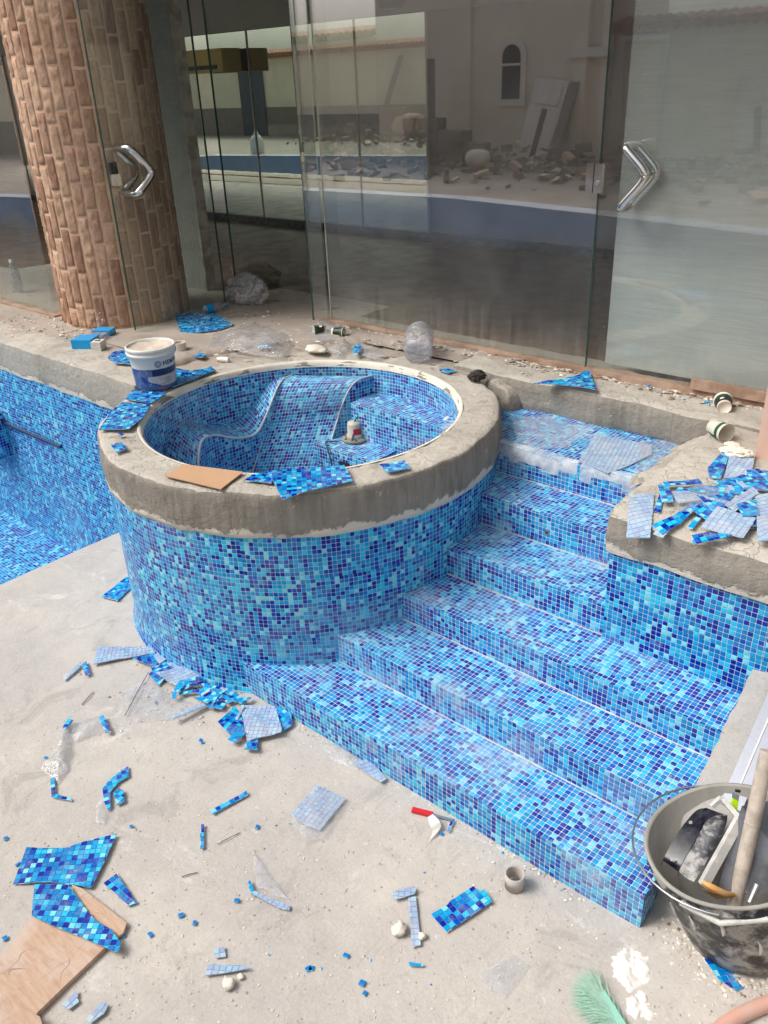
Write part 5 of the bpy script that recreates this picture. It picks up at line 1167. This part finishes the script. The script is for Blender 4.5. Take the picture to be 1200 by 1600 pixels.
mb = MB(); mb.tube([b, b + (b - a) * .1], .014, 12); mb.build('cap', M['cyan'], bw)
bi = thing('water_bottle', onN(32, 470, 3.3).xy.to_3d() + Vector((0, 0, 1.045)), 'clear bottle standing behind the left glass pane', 'bottle')
mb = MB(); c = WL[bi]; mb.lathe([(.001, 0), (.042, 0), (.045, .02), (.045, .17), (.02, .23), (.016, .26)], 24, c); mb.build('body', M['bottle'], bi); mb = MB(); mb.lathe([(.018, .245), (.018, .272), (.001, .272)], 18, c); mb.build('cap', M['white'], bi)
# mosaic sheets on the deck and rim
sheet([(272,492),(300,490),(338,492),(366,509),(345,517),(310,521),(282,519)], DZ + .013, 'blue mosaic sheet on the deck in front of the side door', curl=.008)
sheet([(168,560),(190,548),(206,556),(205,575),(180,572)], DZ, 'crumpled dark blue scrap left of the paint bucket', curl=.02)
sheet([(283,547),(296,545),(322,556),(316,560),(292,556)], DZ + .006, 'narrow blue mosaic scrap right of the tape roll', curl=.01)
sheet([(268,598),(276,578),(300,582),(330,574),(337,580),(300,596),(270,606)], ZR + .012, 'dark blue mosaic scrap on the rim right of the paint bucket', curl=.008)
sheet([(196,625),(206,612),(262,614),(238,630)], ZR + .012, 'narrow blue mosaic strip under the paint bucket', curl=.004)
sheet([(155,673),(172,645),(192,630),(236,632),(226,652),(202,672)], ZR + .012, 'curved blue mosaic piece on the left of the tub rim', curl=.004, edge=(4, 3))
sheet([(172,696),(190,692),(199,702),(182,709)], ZR + .012, 'small blue mosaic square on the left of the tub rim')
sheet([(184,679),(190,677),(194,681),(187,683)], ZR + .012, 'tiny light blue chip on the left of the tub rim')
sheet([(382,752),(398,741),(430,742),(424,756)], ZR + .012, 'short blue strip under the larger mosaic piece on the front rim')
sheet([(418,737),(538,728),(552,752),(480,768),(442,782)], ZR + .018, 'large bright blue mosaic piece hanging over the front rim of the tub', curl=.003, edge=(0, 1))
sheet([(592,727),(632,721),(641,733),(605,740)], ZR + .012, 'small light blue mosaic piece on the front rim of the tub', edge=(0, 1))
sheet([(685,579),(698,576),(715,581),(700,584)], ZR + .010, 'tiny blue mosaic piece on the back of the tub rim')
sheet([(832,603),(880,597),(920,583),(932,616),(880,606)], DZ + .018, 'triangular blue mosaic piece leaning on the kerb below the right door', curl=.01, lift=.01)
sheet([(398,543),(412,537),(428,540),(415,545)], DZ + .01, 'blue scrap under the crumpled clear film behind the tub')
sheet([(548,548),(562,542),(568,549),(556,558)], DZ + .004, 'small crumpled blue scrap behind the fallen cups', curl=.02)
slab('cardboard_piece', [(257,743),(286,725),(380,737),(345,764)], ZR + .018, .004, M['cardboard'], 'flat brown cardboard piece on the front rim of the tub', 'cardboard')
# platform films
sheet([(903,722),(930,680),(1018,697),(1018,712),(975,732),(950,740)], Z[6] + .002, 'large cloudy film sheet lying on the top platform', film=True, curl=.004)
mb = MB(); rows = []
for i in range(14):
    x_ = -2.47 + .011 * i; q_ = .012 * nz((i * .8, 1, 0)); lo_ = .13 + .04 * nz((i * .5, 4, 0))
    rows.append([(x_ + q_, NO[5] + .16 + q_, Z[6] + .005), (x_, NO[5] + .05, Z[6] + .008 + abs(q_)), (x_, NO[5] - .004, Z[6] - .002), (x_ + q_ * .5, NO[5] - .010 - abs(q_), Z[6] - lo_ * .5), (x_ - q_, NO[5] - .012, Z[6] - lo_)])
mb.grid(rows, sm=False); tag(mb.build('plastic_film', M['plastic_bag'], loc=(-2.4, NO[5], Z[6])), 'clear film draped over the left end of the top platform edge', 'plastic film')
crumple('plastic_film', [(800,655),(850,648),(905,668),(890,700),(830,702),(806,685)], Z[6] + .002, .008, M['plastic_film'], 'thin clear film over the left half of the top platform', 'plastic film', seed=31)
crumple('plastic_film', [(1000,690),(1050,688),(1075,700),(1030,735),(990,745)], Z[6] + .006, .010, M['plastic_film'], 'thin clear film at the right corner of the top platform', 'plastic film', seed=32)
crumple('plastic_bag', [(470,515),(505,500),(540,512),(520,532),(485,535)], DZ + .008, .02, M['plastic_film'], 'dusty film in the rubble between the two fallen cups', 'plastic film', seed=33)
crumple('plastic_film', [(1040,772),(1100,756),(1150,770),(1120,800),(1060,800)], 1.058, .014, M['plastic_film'], 'clear film spread over the scraps on the right coping', 'plastic film', seed=34)
# scraps on the right coping
CZ = 1.032
def cop_z(x, y):
    k = max(0, 2.82 - y) / .17; return -(.018 * k * k + .008 * k) + .012 * fbm((x, y, 1.04), 3.2, 4)
rp_s = [([(1105,735),(1128,712),(1142,708),(1132,735),(1125,752),(1108,750)],0,'dark blue strip at the upper left of the scrap heap on the right coping'),
 ([(1140,712),(1178,720),(1174,745),(1130,752)],1,'pale square film at the top of the scrap heap on the right coping'),
 ([(1112,758),(1160,745),(1200,758),(1210,770),(1150,768)],0,'long blue strip across the top of the scrap heap'),
 ([(1165,738),(1205,742),(1215,760),(1170,750)],0,'blue strip near the pink pier on the right coping'),
 ([(1083,764),(1120,762),(1162,768),(1150,782),(1100,778)],0,'blue and pale strip in the upper middle of the scrap heap'),
 ([(1045,772),(1095,770),(1110,782),(1060,788)],1,'cloudy film wedge at the left of the scrap heap'),
 ([(1020,808),(1056,800),(1085,788),(1094,792),(1064,810),(1036,819)],0,'long slanting strip of big blue tiles pointing left in the heap'),
 ([(1080,796),(1120,776),(1150,770),(1132,796),(1104,810)],0,'blue piece in the very centre of the scrap heap'),
 ([(1132,792),(1175,764),(1186,772),(1148,802)],1,'beige backed strip lying on top of the scrap heap'),
 ([(1096,816),(1120,794),(1182,812),(1162,836)],1,'large cloudy square with rounded corner at the front of the heap'),
 ([(1082,824),(1104,822),(1150,829),(1128,832),(1086,833)],0,'dark blue strip poking out at the front of the heap'),
 ([(1180,778),(1205,772),(1212,840),(1184,840)],1,'striped film strip at the right end of the scrap heap'),
 ([(1150,790),(1180,782),(1186,808),(1160,806)],0,'blue patch under the right end of the scrap heap'),
 ([(983,776),(1022,774),(1018,822),(981,818)],1,'upright rectangle of striped film at the left tip of the right coping'),
 ([(1031,772),(1039,774),(1032,799),(1022,797)],0,'short strip of three blue tiles beside the striped film rectangle')]
for i, (p, fl_, lab) in enumerate(rp_s):
    sheet(p, 1.043 + .0028 * (i if i < 13 else 0), lab, film=bool(fl_), curl=.004, base=cop_z, tilt=(random.uniform(-.02, .02), random.uniform(-.02, .02)), group='mosaic scraps heaped on the right coping')
labs = ['small blue mosaic strip among the crowded scraps on the right coping', 'little blue mosaic square among the crowded scraps on the right coping', 'small cloudy film strip among the crowded scraps on the right coping']
rq = random.Random(21)
for i in range(34):
    u, v = rq.gauss(1140, 42), rq.gauss(782, 24)
    if not (1030 < u < 1215 and 735 < v < 832): continue
    p = at(u, v, 1.042); a = rq.uniform(0, PI); nx_, ny_ = rq.choice([(5, 1), (4, 2), (3, 1), (6, 1), (2, 2), (7, 2)]); ex, ey = Vector((math.cos(a), math.sin(a), 0)) * nx_ * PITCH / 2, Vector((-math.sin(a), math.cos(a), 0)) * ny_ * PITCH / 2
    k_ = 2 if rq.random() < .28 else (1 if nx_ == 2 else 0)
    sheet(None, 1.0425 + .0007 * i, labs[k_], film=k_ == 2, curl=.003, base=cop_z, tilt=(rq.uniform(-.02, .02), rq.uniform(-.02, .02)), group='crowded small scraps on the right coping', raw=[p - ex - ey, p + ex - ey, p + ex + ey, p - ex + ey])
mb = MB(); pz = at(1048, 787, CZ + .01); mb.obox(pz, (.010, .006, 0), (-.006, .012, 0), (0, 0, .002)); tag(mb.build('loose_tile', M['loose'], loc=pz), 'single light blue tile between the film rectangle and the heap', 'tile')
# ---- paint bucket
Bp = at(238, 613, ZR + .020); Bp = Vector((-3.925, 2.505, ZR + .020))
pbk = thing('paint_bucket', Bp, 'white and blue paint bucket filled with dried mortar on the tub rim', 'bucket')
hb, rb0, rb1 = .225, .108, .132
fr = lambda z_: rb0 + (rb1 - .006 - rb0) * z_ / hb
mb = MB(); mb.lathe([(.001, .002), (rb0 - .006, 0), (rb0, .006), (fr(.10), .10), (fr(.172), .172), (fr(.172) + .003, .174), (fr(.172) + .0035, .180), (fr(.18) + .001, .182), (fr(.186), .186)], 56, Bp); mb.build('shell', M['white'], pbk)
mb = MB(); mb.lathe([(rb1 - .006, .180), (rb1 + .002, .181), (rb1 + .004, .196), (rb1 - .001, .199), (rb1 - .001, .207), (rb1 + .003, .209), (rb1 + .002, hb), (rb1 - .003, hb + .004), (rb1 - .008, hb), (rb1 - .012, hb - .03)], 56, Bp); mb.build('rim', M['white'], pbk)
mb = MB(); rows = []
for i in range(9):
    r_ = (rb1 - .009) * (1 - i / 8) + .001
    rows.append([(Bp.x + r_ * math.cos(q), Bp.y + r_ * math.sin(q), Bp.z + hb - .018 + .012 * fbm((r_ * math.cos(q) * 14, r_ * math.sin(q) * 14, 0), 1) + .01 * (r_ / rb1) ** 3) for q in [2 * PI * t_ / 40 for t_ in range(40)]])
mb.grid(rows, closeu=True); mb.build('mortar_fill', M['mortar_in'], pbk)
fa = math.atan2(-Bp.y, -Bp.x)          # direction from the bucket to the viewer
def wrap(mb, z0, z1, a0, a1, off, n=40, m=0, f0=None, f1=None):
    rows = []
    for k in range(n + 1):
        a = a0 + (a1 - a0) * k / n; u_ = k / n; zz0 = f0(u_) if f0 else z0; zz1 = f1(u_) if f1 else z1
        rows.append([(Bp.x + (fr(z_) + off) * math.cos(fa + a), Bp.y + (fr(z_) + off) * math.sin(fa + a), Bp.z + z_) for z_ in [zz0 + (zz1 - zz0) * t_ / 4 for t_ in range(5)]])
    mb.grid(rows, m=m)
mb = MB(); wrap(mb, .004, .118, -2.2, 2.2, .0012); mb.build('blue_label', M['label_blue'], pbk)
mb = MB(); wrap(mb, .072, .112, -.12, 1.45, .0020); mb.build('navy_band', M['navy'], pbk)
mb = MB(); wrap(mb, .03, .08, -.35, 1.3, .0028, f0=lambda u_: .052 - .030 * min(1, u_ * 2.4), f1=lambda u_: .078 + .004 * u_); mb.build('printed_panel', M['label_grey'], pbk)
for i in range(6):
    mb = MB(); a = random.uniform(.15, 1.1); zz = .034 + .006 * i; wrap(mb, zz, zz + .0016, a * .4 + .1, a * .4 + .5, .0034, n=8); mb.build('print_line', M['grey_smear'], pbk)
rn = random.Random(8); mb = MB()
for i in range(26):
    a = rn.uniform(-1.3, 1.2); z_ = rn.uniform(.01, .10); l = rn.uniform(.01, .05); da = rn.uniform(-.12, .12)
    wrap(mb, z_, z_, a, a + da + .012, .0016, n=2, f0=lambda u_: z_ + l * u_, f1=lambda u_: z_ + l * u_ + .0018)
mb.build('scratches', M['white'], pbk)
mb = MB()
for rr0, rr1 in ((.0155, .0185), (.0105, .0128), (.0055, .0075)):
    rows = []
    for rr in (rr0, rr1): rows.append([(Bp.x + (fr(.145) + .0015) * math.cos(fa + .20 + rr * math.cos(q) / .12), Bp.y + (fr(.145) + .0015) * math.sin(fa + .20 + rr * math.cos(q) / .12), Bp.z + .145 + rr * math.sin(q)) for q in [2 * PI * t_ / 32 for t_ in range(32)]])
    mb.grid(rows, closeu=True)
mb.build('ring_emblem', M['label_blue'], pbk)
cu = bpy.data.curves.new('lettering', 'FONT'); cu.body = 'HEMPEL'; cu.size = .034; cu.extrude = 0; cu.offset = .0007; cu.space_character = 1.12
to = bpy.data.objects.new('tmp', cu); COL.objects.link(to); bpy.context.view_layer.update()
me = bpy.data.meshes.new_from_object(to.evaluated_get(bpy.context.evaluated_depsgraph_get())); bpy.data.objects.remove(to)
bm = bmesh.new(); bm.from_mesh(me); bmesh.ops.triangulate(bm, faces=bm.faces); bmesh.ops.subdivide_edges(bm, edges=bm.edges, cuts=1)
for v in bm.verts:
    a = fa + .42 + v.co.x / .122; v.co = Vector(((fr(.145) + .0016) * math.cos(a), (fr(.145) + .0016) * math.sin(a), .134 + v.co.y))
bm.to_mesh(me); bm.free(); me.materials.append(M['navy']); ob_ = bpy.data.objects.new('lettering', me); COL.objects.link(ob_); ob_.parent = pbk
# ---- submersible pump on the low step
pc = at(555, 687, .632); pump = thing('submersible_pump', pc, 'small grey submersible pump with an orange label standing inside the tub', 'pump')
mb = MB(); mb.lathe([(.001, 0), (.075, .0), (.080, .006), (.078, .016), (.055, .022)], 36, pc); mb.build('base', M['pump_base'], pump)
mb = MB(); mb.lathe([(.050, .02), (.050, .034), (.044, .040), (.042, .10), (.038, .112), (.001, .114)], 32, pc); mb.build('body', M['pump_grey'], pump)
mb = MB(); fa2 = math.atan2(-pc.y, -pc.x)
mb.lathe([(.0445, .045), (.0432, .082)], 16, pc, a0=fa2 - .2, a1=fa2 + 1.0); mb.build('orange_label', M['red'], pump)
for k in range(6):
    mb = MB(); a = 2 * PI * k / 6 + .3; p = pc + Vector((.066 * math.cos(a), .066 * math.sin(a), .018)); mb.tube([p, p + Vector((0, 0, .006))], .006, 8); mb.build('foot_bolt', M['cable'], pump)
mb = MB(); pts = [pc + Vector((0, 0, .11)), pc + CR * .03 + Vector((0, 0, .15)), pc + CR * .10 + Vector((0, .02, .165)), pc + CR * .135 + Vector((0, .03, .11)), pc + CR * .13 + Vector((0, .03, .03)), pc + CR * .09 + Vector((0, .02, .05)), pc + CR * .035 + Vector((0, .01, .12)), pc + CR * .03 + Vector((0, -.05, .06)), pc + CR * .04 + Vector((0, -.09, .01))]
mb.tube(spline(pts, 7), .0045, 8); mb.build('cable', M['cable'], pump)
mb = MB(); mb.tube(spline([pc - CR * .06 + Vector((0, -.05, .008)), pc - CR * .10 + Vector((-.02, -.08, .006)), pc - CR * .05 + Vector((0, -.165, .004)), pc - CR * .02 + Vector((0, -.185, -.06)), pc - CR * .01 + Vector((0, -.19, -.14))], 7), .0045, 8); mb.build('cable', M['cable'], pump)
bt = at(795, 639, Z[6]); mb = MB(); mb.obox(bt + Vector((0, 0, .02)), (.03, .012, .008), (-.004, .012, 0), (0, 0, .014)); tag(bevel(mb.build('tile_offcut', M['label_blue'], loc=bt), .004), 'small dark blue lump at the back left corner of the top platform', 'offcut')
# ---- crumbs and rubble
rn = random.Random(11)
def crumbs(name, gen, n, s0, s1, label, mats=('rubble', 'stone', 'brownstain', 'loose'), wts=(6, 3, 1.4, .5)):
    mb = MB()
    for i in range(n):
        x, y, z = gen(); s_ = s0 + (s1 - s0) * rn.random() ** 3; a = rn.uniform(0, 6.28); k = rn.choices(range(len(mats)), wts)[0]
        pts = []
        for q in range(5):
            b = a + q * 2 * PI / 5; rr = s_ * rn.uniform(.6, 1.1); pts.append(Vector((x + rr * math.cos(b), y + rr * math.sin(b), z + s_ * rn.uniform(0, .2))))
        top = Vector((x + s_ * rn.uniform(-.3, .3), y + s_ * rn.uniform(-.3, .3), z + s_ * rn.uniform(.25, .6)))
        for q in range(5): mb.face([pts[q], pts[(q + 1) % 5], top], m=k)
    return tag(mb.build(name, [M[m_] for m_ in mats]), label, 'rubble', kind='stuff')
def g_floor():
    while 1:
        u, v = rn.uniform(-30, 1230), rn.uniform(1080, 1640); p = at(u, v, 0)
        if p.y > NO[0] - .01 and p.x < -.6 or (p - TC).length < 1.03: continue
        return p.x, p.y, .001 + ffn(p.x, p.y)
def g_near_pile():
    u, v = rn.gauss(320, 70), 1010 + abs(rn.gauss(60, 40)); p = at(u, v, 0)
    return (p.x, p.y, .002) if (p.to_2d() - TC.to_2d()).length > 1.02 else (-2.6, 1.6, .001)
def g_step():
    s_ = rn.uniform(-2.4, -.7); return s_, NO[0] - .005 - abs(rn.gauss(0, .022)), .002
def g_bucket():
    a = rn.uniform(0, 6.28); r_ = .17 + abs(rn.gauss(0, .06)); x, y = B0.x + r_ * math.cos(a), B0.y + r_ * math.sin(a); return x, y, ffn(x, y)
def g_deck():
    c = rn.random()
    if c < .45: s_ = rn.uniform(-4.1, -1.0); return s_, 3.97 - abs(rn.gauss(0, .07)), DZ + .012
    if c < .8:
        u, v = rn.uniform(330, 640), rn.uniform(480, 565); p = at(u, v, DZ + .01)
        if (p.to_2d() - TC.to_2d()).length < 1.0 or p.y > 3.97: return -3.9, 3.9, DZ
        return p.x, p.y, DZ + .012
    p = at(rn.uniform(0, 190), rn.uniform(492, 530), DZ); return (p.x, min(p.y, 2.98), DZ + .002)
crumbs('floor_crumbs', g_floor, 3600, .001, .0058, 'fine crumbs of mortar and tile scattered over the pool floor', mats=('rubble', 'stone', 'dustgrey', 'loose'), wts=(7, 4, .5, .2))
crumbs('heap_crumbs', g_near_pile, 500, .002, .010, 'grout crumbs among the mosaic scraps at the foot of the tub')
crumbs('step_crumbs', g_step, 500, .0015, .008, 'grout crumbs along the foot of the first step', wts=(3, 6, .3, .3))
crumbs('bucket_crumbs', g_bucket, 1500, .002, .012, 'mortar crumbs piled around the base of the black bucket', wts=(6, 3, .3, 0))
crumbs('deck_rubble', g_deck, 2200, .003, .020, 'broken mortar and sand crumbs on the deck below the glass', wts=(6, 2.5, 2.4, .3))
